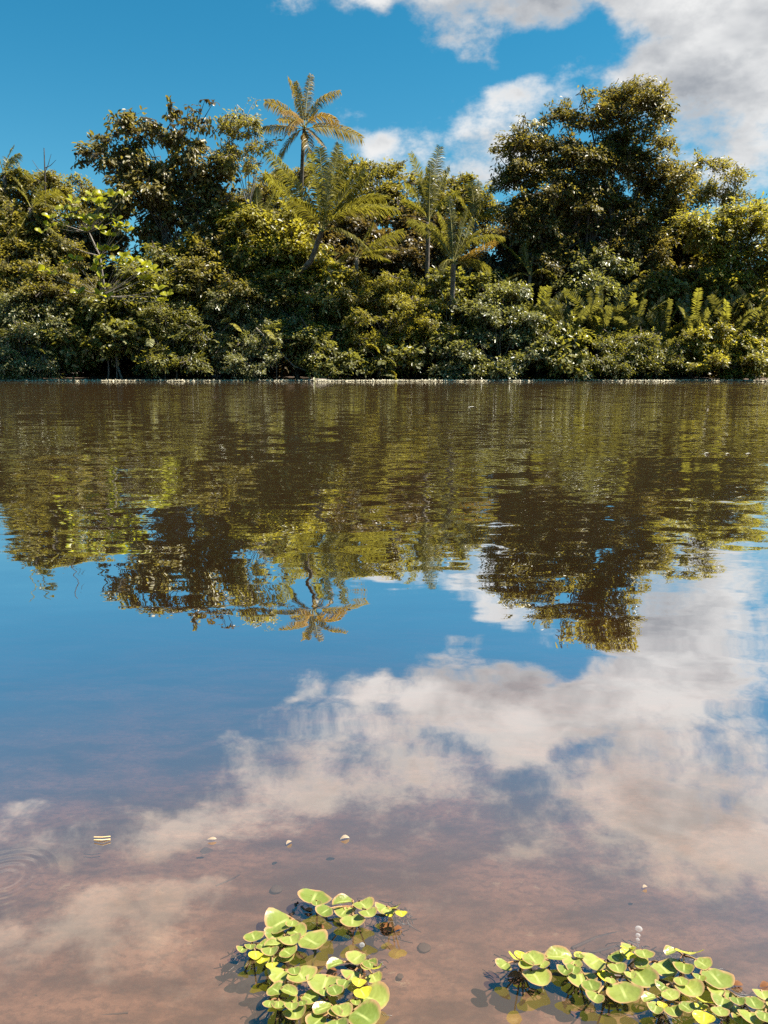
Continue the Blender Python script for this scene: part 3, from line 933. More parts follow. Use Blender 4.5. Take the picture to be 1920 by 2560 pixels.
palm('palm with glinting silver fronds behind the left-hand bushes', 41.6, (75, 520), [
    (110, 480, 150, 478, -.6), (110, 500, 140, 520, -.9), (60, 480, 40, 470, .2), (110, 560, 160, 600, -1.0), (60, 560, 20, 610, -.9), (90, 480, 110, 455, .3)], 16, tr=.09, leaf=.7)
palm('small dark palm in the shade at the foot of the tallest tree', 41.2, (1325, 690), [
    (1315, 640, 1308, 612, .1, 'fern'), (1330, 650, 1335, 630, .3, 'fern'), (1290, 620, 1220, 590, .3), (1290, 600, 1350, 578, .5), (1350, 660, 1390, 690, -.5), (1290, 670, 1250, 720, -.5)], 17, tr=.07, leaf=.5)

# ---- ferns on the right bank
ferns = [('tall fern at the left end of the fern bank', 1345, 880, 190), ('dark fern beside the pale-leaved shrub', 1420, 880, 170), ('fern with a yellow upright frond, below the pale-leaved shrub', 1500, 880, 200),
         ('fern with rust-tinged fronds in the middle of the fern bank', 1575, 890, 190), ('spreading glossy fern right of the middle of the fern bank', 1650, 900, 180),
         ('tall fern in front of the dark thicket near the right edge', 1730, 880, 190), ('bright yellow-green fern near the right edge', 1810, 880, 190),
         ('fern at the extreme right edge', 1890, 880, 200), ('low fern leaning over the water in the fern bank', 1620, 925, 130), ('low fern at the waterline near the right edge', 1850, 920, 130)]
for i, (lab, x, y, hpx) in enumerate(ferns):
    rs_ = random.Random(300 + i)
    Y = 39.9 - (.5 if hpx < 150 else 0)
    b0 = P(x, y, Y)
    b0.z = bed(Y) if hpx < 150 else max(bed(Y), b0.z)
    root = empty('fern', Vector((b0.x, Y, bed(Y))), lab, 'fern', 'ferns on the right bank')
    st = Geo(); st.tube([Vector((b0.x, Y, bed(Y) - .1)), b0, b0 + Vector((0, 0, .15))], [.10, .09, .05], 6)
    place(st, 'root_stock', 'bark_dark', root)
    H = hpx * .85 * PX(Y)
    for j in range(19):
        a = rs_.uniform(0, 2 * math.pi)
        h = H * rs_.uniform(.6, 1.05)
        sp = H * rs_.uniform(.15, .6)
        p1 = b0 + Vector((math.cos(a) * sp * .35, math.sin(a) * sp * .35, h * .7))
        p2 = b0 + Vector((math.cos(a) * sp * 1.1, math.sin(a) * sp * 1.1, h * rs_.uniform(.75, 1.0)))
        add_frond(root, (b0, p1, p2), 'fern' if rs_.random() < .75 else 'green', n=26, leaf=.33, width=.075, droop=.2, rad=.012, seed=700 + i * 20 + j, ang=1.05, roll=rs_.uniform(-1.2, 1.2), start=.25, taper=.4)

# ---- pinnate sprays hanging over the water
sprays = [('pinnate-leaved plant hanging over the water at the left edge', 60, 900, 5), ('pinnate-leaved plant with lime tips at the waterline below the lime-leaved sapling', 290, 900, 6),
          ('pinnate-leaved plant with layered silvery sprays over the water, left', 410, 890, 10), ('pinnate-leaved plant with drooping sprays left of centre', 540, 870, 6),
          ('pinnate-leaved plant by the sloping branch at the waterline', 690, 880, 7), ('low lime-green pinnate-leaved plant at the waterline, centre', 800, 930, 9),
          ('low leafy pinnate plant at the waterline right of the pale log', 950, 935, 8)]
for i, (lab, x, y, n) in enumerate(sprays):
    rs_ = random.Random(500 + i)
    Y = 38.7
    root = empty('pinnate_shrub', Vector((P(x, y, Y).x, Y, bed(Y))), lab, 'shrub', 'pinnate plants along the waterline')
    st = Geo()
    b0 = root.location.copy()
    crown_ = P(x, y - 15, Y - .1)
    st.tube([b0 - Vector((0, 0, .1)), crown_], [.04, .025], 5)
    place(st, 'stem', 'bark', root)
    for j in range(n):
        sx_ = rs_.uniform(-1.4, 1.4)
        q = P(x + rs_.uniform(-45, 45), y + rs_.uniform(-70, 12), Y - rs_.uniform(.0, .5))
        p2 = q + Vector((sx_, -rs_.uniform(.2, .7), rs_.uniform(-.35, .2)))
        p2.z = max(p2.z, .10)
        p1 = (q + p2) / 2 + Vector((0, 0, .25))
        tw = Geo()
        tw.tube([crown_, (crown_ + q) / 2 + Vector((0, -.05, .1)), q], [.015, .012, .010], 4)
        place(tw, 'branch', 'bark', root)
        add_frond(root, (q, p1, p2), 'yellow' if rs_.random() < .3 else 'gloss', name='leaf_spray', n=15, leaf=.27, width=.12, droop=.5, rad=.010, seed=900 + i * 20 + j, ang=1.1, roll=rs_.uniform(-.6, .3), start=.1, taper=.3)


# ------------------------------------------------------------------ plants with leaves big enough to tell apart
def big_leaf_mesh(name, mat, L, Wd, cup):
    rows = [(0, .12), (.18, .55), (.42, .92), (.66, 1.0), (.86, .74), (.97, .34)]
    V, Fc = [], []
    for (t_, w_) in rows:
        z = -cup * (t_ - .5) ** 2 * L
        V += [(-w_ * Wd / 2, t_ * L, z + .10 * w_ * Wd), (0, t_ * L, z), (w_ * Wd / 2, t_ * L, z + .10 * w_ * Wd)]
    V.append((0, L, -cup * .25 * L))
    for i in range(len(rows) - 1):
        a = i * 3
        Fc += [(a, a + 1, a + 4, a + 3), (a + 1, a + 2, a + 5, a + 4)]
    k = (len(rows) - 1) * 3
    Gm = Geo(); Gm.add(V, Fc)
    Gm.f.append(np.array([(k, k + 1, len(V) - 1), (k + 1, k + 2, len(V) - 1)])); Gm.t.append(np.full(2, .5))
    return Gm.mesh(name, mat, True)


def orient(d, nrm):
    d = d.normalized()
    x = d.cross(nrm).normalized()
    z = x.cross(d).normalized()
    return Matrix((x, d, z)).transposed().to_4x4()


def place_leaf(me, root, at, d, nrm, sc, name='leaf', dims=(1, 1, 1)):
    o = bpy.data.objects.new(name, me)
    COL.objects.link(o)
    o.parent = root
    o.matrix_basis = Matrix.Translation(at - root.location) @ orient(d, nrm) @ Matrix.Diagonal((sc * dims[0], sc * dims[1], sc * dims[2], 1))
    return o


rs_ = random.Random(77)
Y = 38.25
root = empty('sapling', Vector((P(265, 900, Y).x, Y, bed(Y))), 'sapling with large rounded lime-green leaves on bare pale branches, left', 'sapling')
lime = big_leaf_mesh('lime_leaf', 'bigleaf', .42, .34, .5)
spots = [(660, 210), (780, 210), (890, 220), (1010, 220), (600, 270), (740, 300), (800, 350), (450, 290), (350, 370), (440, 380), (200, 460), (210, 550), (330, 540), (390, 450), (480, 460),
         (560, 480), (690, 470), (790, 460), (920, 480), (1000, 540), (920, 550), (740, 580), (640, 530), (850, 650), (1050, 610), (590, 600), (750, 810), (860, 810), (470, 910), (370, 950),
         (130, 1040), (220, 1070), (440, 1060), (730, 900), (740, 970), (930, 930), (1000, 880), (1110, 920), (1030, 960), (1240, 970), (1290, 1000), (1340, 1040), (1200, 1050), (720, 1030),
         (770, 1120), (790, 1210), (820, 1320), (740, 1290), (1220, 1130), (1390, 1240), (1480, 1300), (1420, 1370), (510, 1280), (110, 620)]
tg = Geo()
hub1, hub2, hub3 = P(222, 580, Y), P(250, 640, Y), P(255, 740, Y)
tg.tube([root.location + Vector((.3, 1.3, 0)), P(262, 820, Y + 1.0), hub3 + Vector((0, .5, 0)), hub2, hub1], [.06, .055, .05, .04, .03], 7)
place(tg, 'trunk', 'bark_pale', root)
for (a, b) in spots:
    q = P(80 + a * .229, 440 + b * .229, Y - 1.15 + rs_.uniform(-.3, .3))
    hub = min((hub1, hub2, hub3), key=lambda h_: (h_ - q).length + (.8 if h_.z > q.z else 0))
    mid = (hub + q) / 2 + Vector((rs_.uniform(-.1, .1), 0, -rs_.uniform(.05, .3)))
    bgm = Geo(); bgm.tube(bez(hub, mid, q, 4), [.020, .017, .014, .011, .008], 4)
    place(bgm, 'branch', 'bark_pale', root)
    for j in range(6):
        an = j * 1.1 + rs_.uniform(-.4, .4)
        d = Vector((math.cos(an), math.sin(an) * .8, rs_.uniform(.15, .9)))
        nr = Vector((rs_.uniform(-.5, .5) - .4 * math.cos(an), rs_.uniform(-1.5, -.2), .9))
        place_leaf(lime, root, q + d.normalized() * .04, d, nr, rs_.uniform(.55, .9))

# the dark tree's outermost leaves, drawn against the sky
dk = next(o for o in bpy.data.objects if o.get('label', '').startswith('big dark large-leaved'))
dleaf = big_leaf_mesh('drooping_leaf', 'darkbig', .36, .22, 1.0)
for (a, b, n) in [(1010, 260, 7), (1060, 290, 7), (1120, 265, 5), (1150, 300, 5), (1215, 235, 6), (1265, 250, 5), (1190, 280, 4), (1200, 350, 6), (1000, 330, 6), (1030, 380, 5), (860, 330, 6), (900, 350, 7),
                  (930, 380, 6), (880, 400, 6), (720, 370, 6), (640, 470, 6), (520, 540, 7), (480, 550, 6), (490, 590, 6), (560, 560, 7), (540, 600, 6), (600, 540, 6), (680, 430, 6), (1080, 420, 6), (1120, 470, 5),
                  (780, 400, 6), (820, 450, 6), (960, 440, 6), (1330, 330, 5), (1400, 320, 5), (1420, 700, 6), (1400, 760, 5), (1300, 880, 6)]:
    q = P(a * .422, 150 + b * .422, 41.9 + rs_.uniform(-.4, .3))
    h_ = P(a * .422 + (460 - a * .422) * .35 + rs_.uniform(-8, 8), 150 + b * .422 + 55, 42.3)
    tw = Geo(); tw.tube(bez(h_, (h_ + q) / 2 + Vector((rs_.uniform(-.2, .2), 0, -.15)), q, 4), [.028, .024, .02, .015, .011], 4)
    place(tw, 'branch', 'bark', dk)
    for j in range(n):
        an = rs_.uniform(0, 6.28)
        d = Vector((math.cos(an), math.sin(an), rs_.uniform(-1.0, .15)))
        nr = Vector((math.cos(an) * .4, math.sin(an) * .4 - .2, 1))
        place_leaf(dleaf, dk, q + Vector((rs_.uniform(-.12, .12), rs_.uniform(-.1, .1), rs_.uniform(-.08, .08))), d, nr, rs_.uniform(.6, 1.05))

# ---- bare sticks, log, litter line
Y = 42.0
root = empty('dead_sapling', Vector((P(112, 900, Y).x, Y, bed(Y))), 'bare dead sapling stick poking into the sky near the left edge', 'dead tree')
G = Geo()
G.tube([Vector((P(112, 900, Y).x, Y, bed(Y) - .1)), P(113, 600, Y), P(113, 450, Y), P(110, 370, Y)], [.06, .05, .04, .02], 6)
place(G, 'trunk', 'bark_dark', root)
for (a, b, c, d) in [(113, 440, 80, 400), (112, 420, 140, 400), (112, 460, 70, 430), (113, 430, 128, 385)]:
    G = Geo(); G.tube([P(a, b, Y), P((a + c) / 2, (b + d) / 2 + 4, Y), P(c, d, Y)], [.022, .016, .008], 5)
    place(G, 'branch', 'bark_dark', root)

G = Geo()
q = [P(x, y, 38.6) for (x, y) in [(640, 820), (690, 870), (735, 915), (800, 940)]]
G.tube(q, [.05, .045, .04, .03], 7)
o = G.build('fallen_branch', 'bark_pale'); tag(o, 'sloping pale branch reaching down to the water left of centre', 'branch')
G = Geo()
q0 = P(770, 951, 37.6); q1 = P(845, 953, 37.5)
q0.z = q1.z = .05
G.tube([q0, q0.lerp(q1, .3) + Vector((0, 0, .02)), q0.lerp(q1, .7), q1 + Vector((0, 0, -.02))], [.045, .06, .055, .03], 7)
o = G.build('log', 'bark_pale'); tag(o, 'slim pale log lying along the waterline at centre', 'log')

rs = np.random.RandomState(8)
G = Geo()
n = 24000
bx = rs.uniform(-24, 24, n)
by = 37.55 + .18 * np.sin(bx * .9) + .10 * np.sin(bx * 2.7) + np.abs(rs.normal(size=n)) * .16
bz = np.abs(rs.normal(size=n)) * .018 + .006
base = np.stack([bx, by, bz], 1)
d = unit(np.stack([rs.normal(size=n), rs.normal(size=n), rs.normal(size=n) * .35 + .15], 1))
nr = unit(np.stack([rs.normal(size=n) * .5, rs.normal(size=n) * .5 - .5, np.ones(n)], 1))
LL = rs.uniform(.05, .10, n)
leaf_block(G, base, d, nr, LL, LL * .7, rs.uniform(0, 1, n), .1)
o = G.build('floating_litter', 'scum'); tag(o, 'thin pale line of floating leaf litter along the far waterline', 'litter', kind='stuff')


# ------------------------------------------------------------------ floating leaves and bits on the water
def small_leaf(name, label, x, y, wpx, hpx, mat, cat, group=None, curl=.25, rot=0.0):
    c = W(x, y, .002)
    sc = ((c - EYE).dot(FW)) / F
    w_ = wpx * sc
    me = big_leaf_mesh(name, mat, w_, w_ * hpx, curl)
    o = bpy.data.objects.new(name, me)
    COL.objects.link(o)
    o.location = c + Vector((-w_ / 2 * math.cos(rot), -w_ / 2 * math.sin(rot), w_ * .02 + .0006))
    o.rotation_euler = (0, 0, rot - math.pi / 2)
    return tag(o, label, cat, group)


small_leaf('floating_petal', 'white scrap floating alone on the far dark water right of centre', 1180, 1018, 24, .5, 'white', 'petal', curl=.5)
for (x, y, wv, lab) in [(1768, 1133, 15, 'leftmost'), (1820, 1134, 11, 'middle'), (1872, 1134, 15, 'rightmost')]:
    small_leaf('floating_petal', lab + ' of three white slivers floating in a row at the right', x, y, wv, .5, 'white', 'petal', 'white slivers at the right', .3)
small_leaf('floating_petal', 'small curled pale petal above its shadow, nearest the middle', 862, 2094, 24, .6, 'petal', 'petal', 'petals', .8, .3)
small_leaf('floating_petal', 'small brownish pale petal left of the curled one', 722, 2106, 18, .6, 'petal', 'petal', 'petals', .6, .9)
small_leaf('floating_petal', 'flat faint petal floating left of the two curled petals', 530, 2098, 22, .5, 'petal', 'petal', 'petals', .3, .1)
small_leaf('floating_petal', 'tiny yellowish petal floating above the right-hand leaf mat', 1612, 2217, 14, .7, 'petal', 'petal', 'petals', .6, .5)
c = W(255, 2096, .002)
sc = ((c - EYE).dot(FW)) / F
root = empty('straw', c, 'broken pale straw floating at the left', 'straw')
for dy in (-3, 4):
    G = Geo(); G.tube([W(235, 2096 + dy, .002), W(256, 2096 + dy, .003), W(276, 2094 + dy, .002)], 1.5 * sc, 6)
    place(G, 'stalk', 'straw', root)

stone_me = []
for sd in range(3):
    import bmesh
    bm = bmesh.new()
    bmesh.ops.create_icosphere(bm, subdivisions=2, radius=1)
    r2 = random.Random(sd)
    for v in bm.verts:
        v.co *= 1 + .16 * math.sin(v.co.x * 4 + sd) * math.cos(v.co.y * 3 + sd * 2) + r2.uniform(-.05, .05)
        v.co.z *= .16
    me = bpy.data.meshes.new('stone'); bm.to_mesh(me); bm.free()
    for p_ in me.polygons:
        p_.use_smooth = True
    me.materials.append(M['stone'])
    stone_me.append(me)
for i, (x, y, r_, lab) in enumerate([(1062, 2368, 17, 'dark mossy stone on the bed between the two leaf mats'), (515, 2128, 16, 'dark sunken stone left of the petals'), (160, 2408, 18, 'dark pebble on the bed at lower left'),  # some of these dark blobs stand in for shadows of floating bits
                                    (92, 2490, 16, 'dark pebble low at the left edge'), (370, 2162, 13, 'small sunken pebble under the straw'), (375, 2238, 14, 'small sunken pebble left of the leaf mat'), (690, 2222, 16, 'faint pebble above the left leaf mat'),
                                    (1000, 2440, 9, 'little pebble right of the left leaf mat')]):
    q = B(x, y)
    k_ = ((q - EYE).dot(FW)) / F
    o = bpy.data.objects.new('stone', stone_me[i % 3]); COL.objects.link(o)
    o.location = q + Vector((0, 0, -.05 * r_ * k_)); o.scale = (r_ * k_,) * 3; o.rotation_euler = (0, 0, i * 1.7)
    tag(o, lab, 'stone', 'stones on the pond bed')
for i, (pts, r_, lab) in enumerate([([(1430, 2372), (1490, 2345), (1570, 2325), (1660, 2322)], 7, 'curved sunken stalk above the right leaf mat'), ([(1470, 2385), (1560, 2362), (1640, 2352), (1740, 2356)], 6, 'sunken stalk lying beside the right leaf mat'),
                                  ([(425, 2165), (470, 2150), (520, 2152)], 4, 'thin sunken twig below the straw'), ([(540, 2215), (580, 2198), (600, 2186)], 3, 'short sunken twig above the left leaf mat'),
                                  ([(185, 2535), (240, 2540), (320, 2532)], 4, 'sunken twig near the lower left corner'), ([(1470, 2080), (1560, 2110), (1640, 2135)], 3, 'faint sunken twig in the cloud reflection')]):
    q = [B(*p_) for p_ in pts]
    k_ = ((q[0] - EYE).dot(FW)) / F
    G = Geo(); G.tube([p_ + Vector((0, 0, r_ * k_ * .05)) for p_ in q], [r_ * k_ * .7 * (1 - .15 * j) for j in range(len(q))], 6)
    o = G.build('sunken_twig', 'twig'); tag(o, lab, 'twig', 'sunken twigs')

# bubbles
m, t = material('bubble')
p = t.n('ShaderNodeBsdfPrincipled', {}, {'Base Color': (.9, .9, .9, 1), 'Roughness': .03})
tp = t.n('ShaderNodeBsdfTransparent')
lw = t.n('ShaderNodeLayerWeight', {}, {'Blend': .35})
finish(t, t.n('ShaderNodeMixShader', {}, {0: t.m('ADD', t.m('MULTIPLY', lw.outputs['Facing'], .45), .03), 1: tp.outputs[0], 2: p.outputs[0]}).outputs[0])
M['bubble'] = m
bm = bmesh.new(); bmesh.ops.create_uvsphere(bm, u_segments=12, v_segments=8, radius=1)
bme = bpy.data.meshes.new('bubble'); bm.to_mesh(bme); bm.free()
for p_ in bme.polygons:
    p_.use_smooth = True
bme.materials.append(m)
for (x, y, r_, lab) in [(1597, 2322, 9, 'largest bubble of the three above the right leaf mat'), (1595, 2338, 6, 'middle bubble of the three above the right leaf mat'), (1594, 2349, 5, 'lowest bubble of the three above the right leaf mat'),
                        (866, 2345, 10, 'big bubble in the gap of the left leaf mat'), (905, 2362, 7, 'small bubble in the gap of the left leaf mat')]:
    q = W(x, y); k_ = ((q - EYE).dot(FW)) / F
    o = bpy.data.objects.new('bubble', bme); COL.objects.link(o); o.location = q; o.scale = (r_ * k_, r_ * k_, r_ * k_ * .6)
    tag(o, lab, 'bubble', 'bubbles')


# ------------------------------------------------------------------ floating plants with round leaves
def pad_mesh(name, mat, seed):
    """unit leaf, 1 long: broad rounded blade with a slight cup, midrib along +y"""
    rs = random.Random(seed)
    rings, seg = 4, 22
    V, Fc, rim, vein = [(0, .42, 0)], [], [0], [1.0]
    ph = rs.uniform(0, 6)
    for r_ in range(1, rings + 1):
        f = r_ / rings
        for k_ in range(seg):
            th = 2 * math.pi * k_ / seg
            cx, sy = math.cos(th), math.sin(th)
            # obovate: narrower at the base (-y)
            rx = .48 * (1 - .10 * (sy < 0) * -sy * 1.8)
            x = rx * cx
            y = .5 * sy
            rr = 1 + .035 * math.sin(3 * th + ph) + .02 * math.sin(5 * th + ph * 2)
            if sy < -.85:
                rr *= 1 + .10 * (-sy - .85) / .15
            if sy > .93:
                rr *= .965
            z = .22 * f * f * (abs(cx) ** 1.4) + .05 * f * f * math.sin(2 * th + ph) + .022 * f * math.sin(5 * th + ph) - .03 * f
            V.append((x * f * rr, .46 + (y * f * rr), z))
            rim.append(f)
            vein.append(max(0, 1 - abs(x * f) * 9))
    for k_ in range(seg):
        Fc.append((0, 1 + k_, 1 + (k_ + 1) % seg))
    Q = []
    for r_ in range(rings - 1):
        a = 1 + r_ * seg
        for k_ in range(seg):
            Q.append((a + k_, a + seg + k_, a + seg + (k_ + 1) % seg, a + (k_ + 1) % seg))
    Gm = Geo(); Gm.add(V, np.array(Fc)); Gm.f.append(np.array(Q)); Gm.t.append(np.full(len(Q), .5))
    me = Gm.mesh(name, mat, True)
    for nm, dat in (('rim', rim), ('vein', vein)):
        a = me.attributes.new(nm, 'FLOAT', 'POINT'); a.data.foreach_set('value', dat)
    return me


PADS = [pad_mesh('round_leaf', 'pad', i) for i in range(5)]
YOUNG = [pad_mesh('young_leaf', 'pad_young', 10 + i) for i in range(2)]


def L4(x, y):
    return 560 + x * .3014, 2180 + y * .3014


def R5(x, y):
    return 1200 + x * .434, 2300 + y * .434


# (label, view, centre, [(x, y, width, kind)])  kind: 0 green, 1 young yellow, 2 raised young
mats = [
    ('single broad floating leaf at the top left of the left mat', L4, (770, 270), [(745, 215, 270, 0)]),
    ('six-leaved floating rosette at the top of the left mat', L4, (1075, 310), [(980, 245, 180, 0), (1155, 272, 190, 0), (835, 328, 165, 0), (990, 335, 160, 0), (1065, 410, 195, 0), (1195, 340, 155, 0)]),
    ('floating rosette with folded yellow leaves at the top right tip of the left mat', L4, (1385, 330), [(1320, 308, 150, 0), (1425, 290, 110, 2), (1470, 345, 95, 1), (1380, 350, 80, 1)]),
    ('broad pink-edged floating leaf above the left side of the left mat', L4, (600, 440), [(460, 425, 290, 0)]),
    ('floating plant with one long oval leaf reaching the dark gap of the left mat', L4, (510, 545), [(420, 525, 190, 0), (600, 500, 180, 0), (555, 562, 170, 0), (735, 580, 290, 0)]),
    ('floating rosette at the leftmost tip of the left mat', L4, (235, 640), [(245, 540, 170, 0), (150, 642, 95, 0), (265, 690, 120, 1), (320, 610, 130, 0)]),
    ('floating rosette with a pale shining leaf, left side of the left mat', L4, (400, 715), [(400, 600, 150, 0), (385, 655, 140, 0), (530, 670, 170, 0), (510, 715, 150, 0), (320, 725, 120, 1), (400, 775, 95, 1)]),
    ('floating pair of wide leaves in the middle of the left mat', L4, (560, 850), [(455, 860, 190, 0), (640, 860, 250, 0)]),
    ('large floating leaf with a bitten brown centre in the left mat', L4, (850, 990), [(835, 930, 280, 0), (920, 985, 140, 0)]),
    ('floating rosette with a yellow cup at the right edge of the left mat', L4, (1150, 790), [(1100, 715, 180, 0), (920, 768, 170, 0), (1210, 760, 130, 0), (1275, 790, 95, 2), (1065, 860, 180, 0), (1120, 915, 115, 1), (1245, 880, 140, 0), (1000, 925, 130, 0)]),
    ('floating rosette with an orange heart, lower left of the left mat', L4, (455, 1080), [(430, 980, 175, 0), (540, 990, 160, 0), (375, 1095, 105, 0), (545, 1075, 140, 0), (470, 1115, 95, 1)]),
    ('single small floating leaf at the lower left edge of the left mat', L4, (570, 1110), [(590, 1165, 185, 0)]),
    ('small shaded floating leaf inside the lower left mat', L4, (620, 1070), [(705, 1050, 175, 0)]),
    ('largest round floating leaf at the lower right of the left mat', L4, (1090, 1060), [(1235, 1060, 300, 0), (1150, 1000, 150, 1)]),
    ('floating plant with big leaves at the bottom edge of the left mat', L4, (930, 1190), [(815, 1135, 190, 0), (975, 1145, 180, 0), (1160, 1200, 300, 0), (770, 1245, 200, 0), (940, 1270, 190, 0)]),
    ('floating rosette at the left tip of the right mat', R5, (240, 260), [(135, 262, 105, 0), (205, 220, 90, 2), (305, 225, 135, 0), (325, 330, 170, 0), (240, 205, 80, 1)]),
    ('broad cupped floating leaf near the left tip of the right mat', R5, (400, 255), [(455, 212, 180, 0)]),
    ('small floating sprig with narrow leaves, upper left of the right mat', R5, (580, 235), [(585, 210, 80, 1), (535, 252, 110, 0), (490, 290, 90, 0), (620, 215, 60, 1)]),
    ('heart-shaped floating leaf at the lower left of the right mat', R5, (560, 290), [(585, 345, 170, 0), (640, 380, 110, 0)]),
    ('floating rosette with a yellow heart, left middle of the right mat', R5, (730, 265), [(655, 245, 145, 0), (780, 220, 110, 0), (790, 275, 105, 0), (725, 322, 100, 1), (720, 245, 70, 2)]),
    ('largest floating leaf hanging from the lower edge of the right mat', R5, (760, 350), [(830, 425, 200, 0), (665, 445, 105, 0)]),
    ('raised yellow-pink sprig on the upper edge of the right mat', R5, (895, 195), [(855, 165, 85, 2), (855, 202, 90, 1), (945, 198, 110, 0)]),
    ('white-shining floating leaf in the middle of the right mat', R5, (850, 290), [(930, 335, 185, 0), (930, 248, 115, 0)]),
    ('long shaded floating leaf in the middle of the right mat', R5, (985, 260), [(1060, 280, 165, 0)]),
    ('raised sprig with a bright yellow boat-shaped leaf, right mat', R5, (1170, 225), [(1210, 190, 150, 2), (1095, 180, 90, 0), (1175, 275, 110, 0), (1285, 255, 115, 0)]),
    ('pale wide floating leaf on the upper right of the right mat', R5, (1280, 300), [(1365, 345, 190, 0)]),
    ('floating plant with a wide leaf right of the middle of the right mat', R5, (1130, 390), [(1205, 395, 165, 0), (1055, 390, 95, 0)]),
    ('small floating rosette with a yellow heart at the lower edge of the right mat', R5, (1045, 495), [(975, 450, 105, 0), (1095, 435, 115, 0), (1010, 510, 90, 0), (1115, 525, 105, 0), (1190, 505, 105, 0), (1050, 490, 55, 1)]),
    ('small floating rosette with yellow upright leaves at the lower right', R5, (1290, 505), [(1295, 470, 90, 2), (1380, 530, 105, 0), (1290, 565, 115, 1), (1265, 510, 70, 1)]),
    ('pale pair of floating leaves in the right part of the right mat', R5, (1420, 425), [(1385, 425, 135, 0), (1395, 472, 115, 0), (1485, 465, 85, 0)]),
    ('floating rosette near the lower right corner', R5, (1520, 510), [(1460, 525, 95, 0), (1560, 560, 135, 0), (1575, 480, 115, 0), (1510, 580, 110, 0)]),
    ('floating rosette cut by the right edge of the picture', R5, (1650, 500), [(1630, 430, 115, 0), (1610, 490, 115, 0), (1640, 560, 100, 0), (1720, 470, 130, 0), (1710, 540, 120, 0)]),
]
rs_ = random.Random(9)
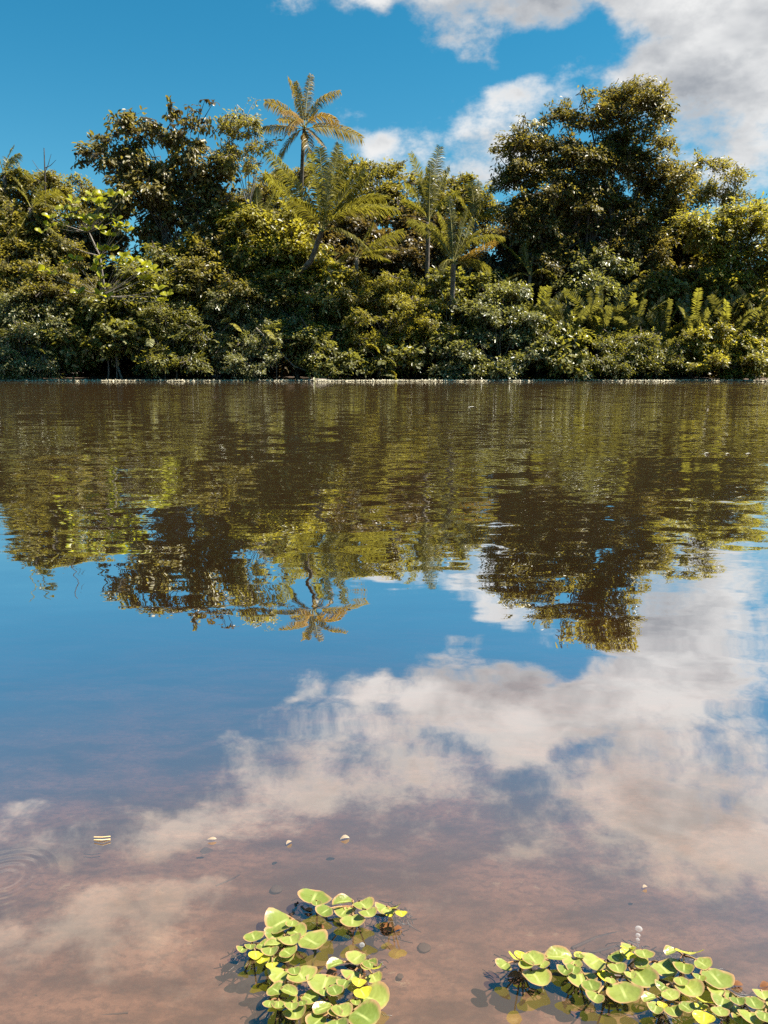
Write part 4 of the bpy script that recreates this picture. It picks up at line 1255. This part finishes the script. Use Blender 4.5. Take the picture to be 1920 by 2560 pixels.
for mi, (lab, fn, cpx, leaves) in enumerate(mats):
    c = W(*fn(*cpx), .0)
    root = empty('floating_plant', c, lab, 'water plant', 'round-leaved floating plants')
    scale = .3014 if fn is L4 else .434
    st = Geo(); rt = Geo()
    hub = c + Vector((0, 0, .003))
    leaves = leaves + [(cpx[0] + rs_.uniform(-45, 45), cpx[1] + rs_.uniform(-35, 30), rs_.uniform(60, 105) * (1.25 if fn is L4 else .9), 0) for _ in range(1)]
    for li, (x, y, wv, kind) in enumerate(leaves):
        raised = kind == 2
        z = .008 + rs_.uniform(0, .006) + (.012 if raised else 0) + .0035 * (li % 3)
        q = W(*fn(x, y), z)
        pxm = ((q - EYE).dot(FW)) / F
        width = wv * scale * pxm
        d = Vector((q.x - c.x, q.y - c.y, 0))
        if d.length < .004:
            d = Vector((rs_.uniform(-1, 1), rs_.uniform(-1, .3), 0))
        d.normalize()
        length = width * rs_.uniform(.64, .84) if abs(d.y) > .5 else width * rs_.uniform(.85, 1.0)
        tilt = rs_.uniform(-.02, .05) + (.7 if raised else 0)
        dd = (d + Vector((0, 0, tilt))).normalized()
        nr = Vector((rs_.uniform(-.12, .12), rs_.uniform(-.05, .14), 1.0)) if not raised else Vector((rs_.uniform(-.4, .4) - d.x * .6, -d.y * .6, 1))
        me = PADS[(mi * 3 + li) % 5] if kind == 0 else YOUNG[li % 2]
        b = q - dd * length * .46
        b.z = max(b.z, .005)
        place_leaf(me, root, b, dd, nr, 1.0, dims=(width * (1.14 if abs(d.y) > .5 else .72), length, width * .7))
        st.tube(bez(hub, (hub + b) / 2 + Vector((0, 0, .002)), b, 3), [.0009, .0009, .0008, .0008], 5)
    for j in range(70):  # dense dark root strands, also standing in for the shade between leaves
        a = rs_.uniform(0, 6.28)
        r0_ = rs_.uniform(0, .018)
        p0 = hub + Vector((math.cos(a) * r0_, math.sin(a) * r0_, -.0045))
        p2 = p0 + Vector((rs_.uniform(-.014, .014), rs_.uniform(-.014, .014), -rs_.uniform(.001, .010)))
        rt.tube(bez(p0, (p0 + p2) / 2 + Vector((rs_.uniform(-.008, .008), rs_.uniform(-.008, .008), 0)), p2, 3), .0005, 4)
    place(st, 'stem', 'stem', root)
    place(rt, 'shade_roots', 'root', root)

# creeping stalks that join the rosettes, and dead brown leaves in the gaps
for (fn, pts, lab) in [(L4, [(620, 270), (560, 360), (660, 480), (760, 660), (720, 800), (800, 1050), (930, 1180)], 'dark creeping stalk winding through the left leaf mat'),
                       (L4, [(640, 290), (800, 380), (950, 440), (1180, 370), (1390, 360)], 'dark creeping stalk along the upper leaves of the left mat'),
                       (L4, [(240, 660), (420, 740), (640, 800), (880, 800), (1150, 800)], 'dark creeping stalk across the middle of the left mat'),
                       (R5, [(230, 280), (430, 320), (720, 330), (1000, 350), (1280, 400), (1500, 440), (1700, 480)], 'dark creeping stalk running along the right leaf mat')]:
    q = [W(*fn(*p_), -.001) for p_ in pts]
    fine_ = []
    for i in range(len(q) - 1):
        for j in range(5):
            fine_.append(q[i].lerp(q[i + 1], j / 5) + Vector((rs_.uniform(-.002, .002), rs_.uniform(-.002, .002), rs_.uniform(-.001, .002))))
    G = Geo(); G.tube(fine_, [.0013 + .0004 * (i % 2) for i in range(len(fine_))], 6)
    o = G.build('creeping_stalk', 'root'); tag(o, lab, 'stalk')
for (fn, x, y, wv, lab) in [(L4, 700, 315, 70, 'pinkish dead leaf at the top of the left mat'), (L4, 800, 455, 70, 'rust-red dead leaf in the gap of the left mat'), (L4, 1440, 470, 80, 'amber sunken leaf at the top right of the left mat'),
                            (L4, 1340, 455, 130, 'olive sunken leaf at the top right of the left mat'), (L4, 890, 830, 110, 'rusty dead leaf in the middle of the left mat'), (L4, 1140, 800, 90, 'pink dead leaf under the yellow cup of the left mat'),
                            (R5, 1480, 370, 70, 'brown dead leaf at the right of the right mat'), (R5, 1640, 375, 70, 'brown pointed bud at the right picture edge'), (R5, 200, 320, 90, 'brown sunken leaf under the left tip of the right mat')]:
    px_, py_ = fn(x, y)
    small_leaf('dead_leaf', lab, px_, py_, wv * (.3014 if fn is L4 else .434), .6, 'dead', 'leaf', 'dead leaves among the floating plants', .5, rs_.uniform(-.8, .8))
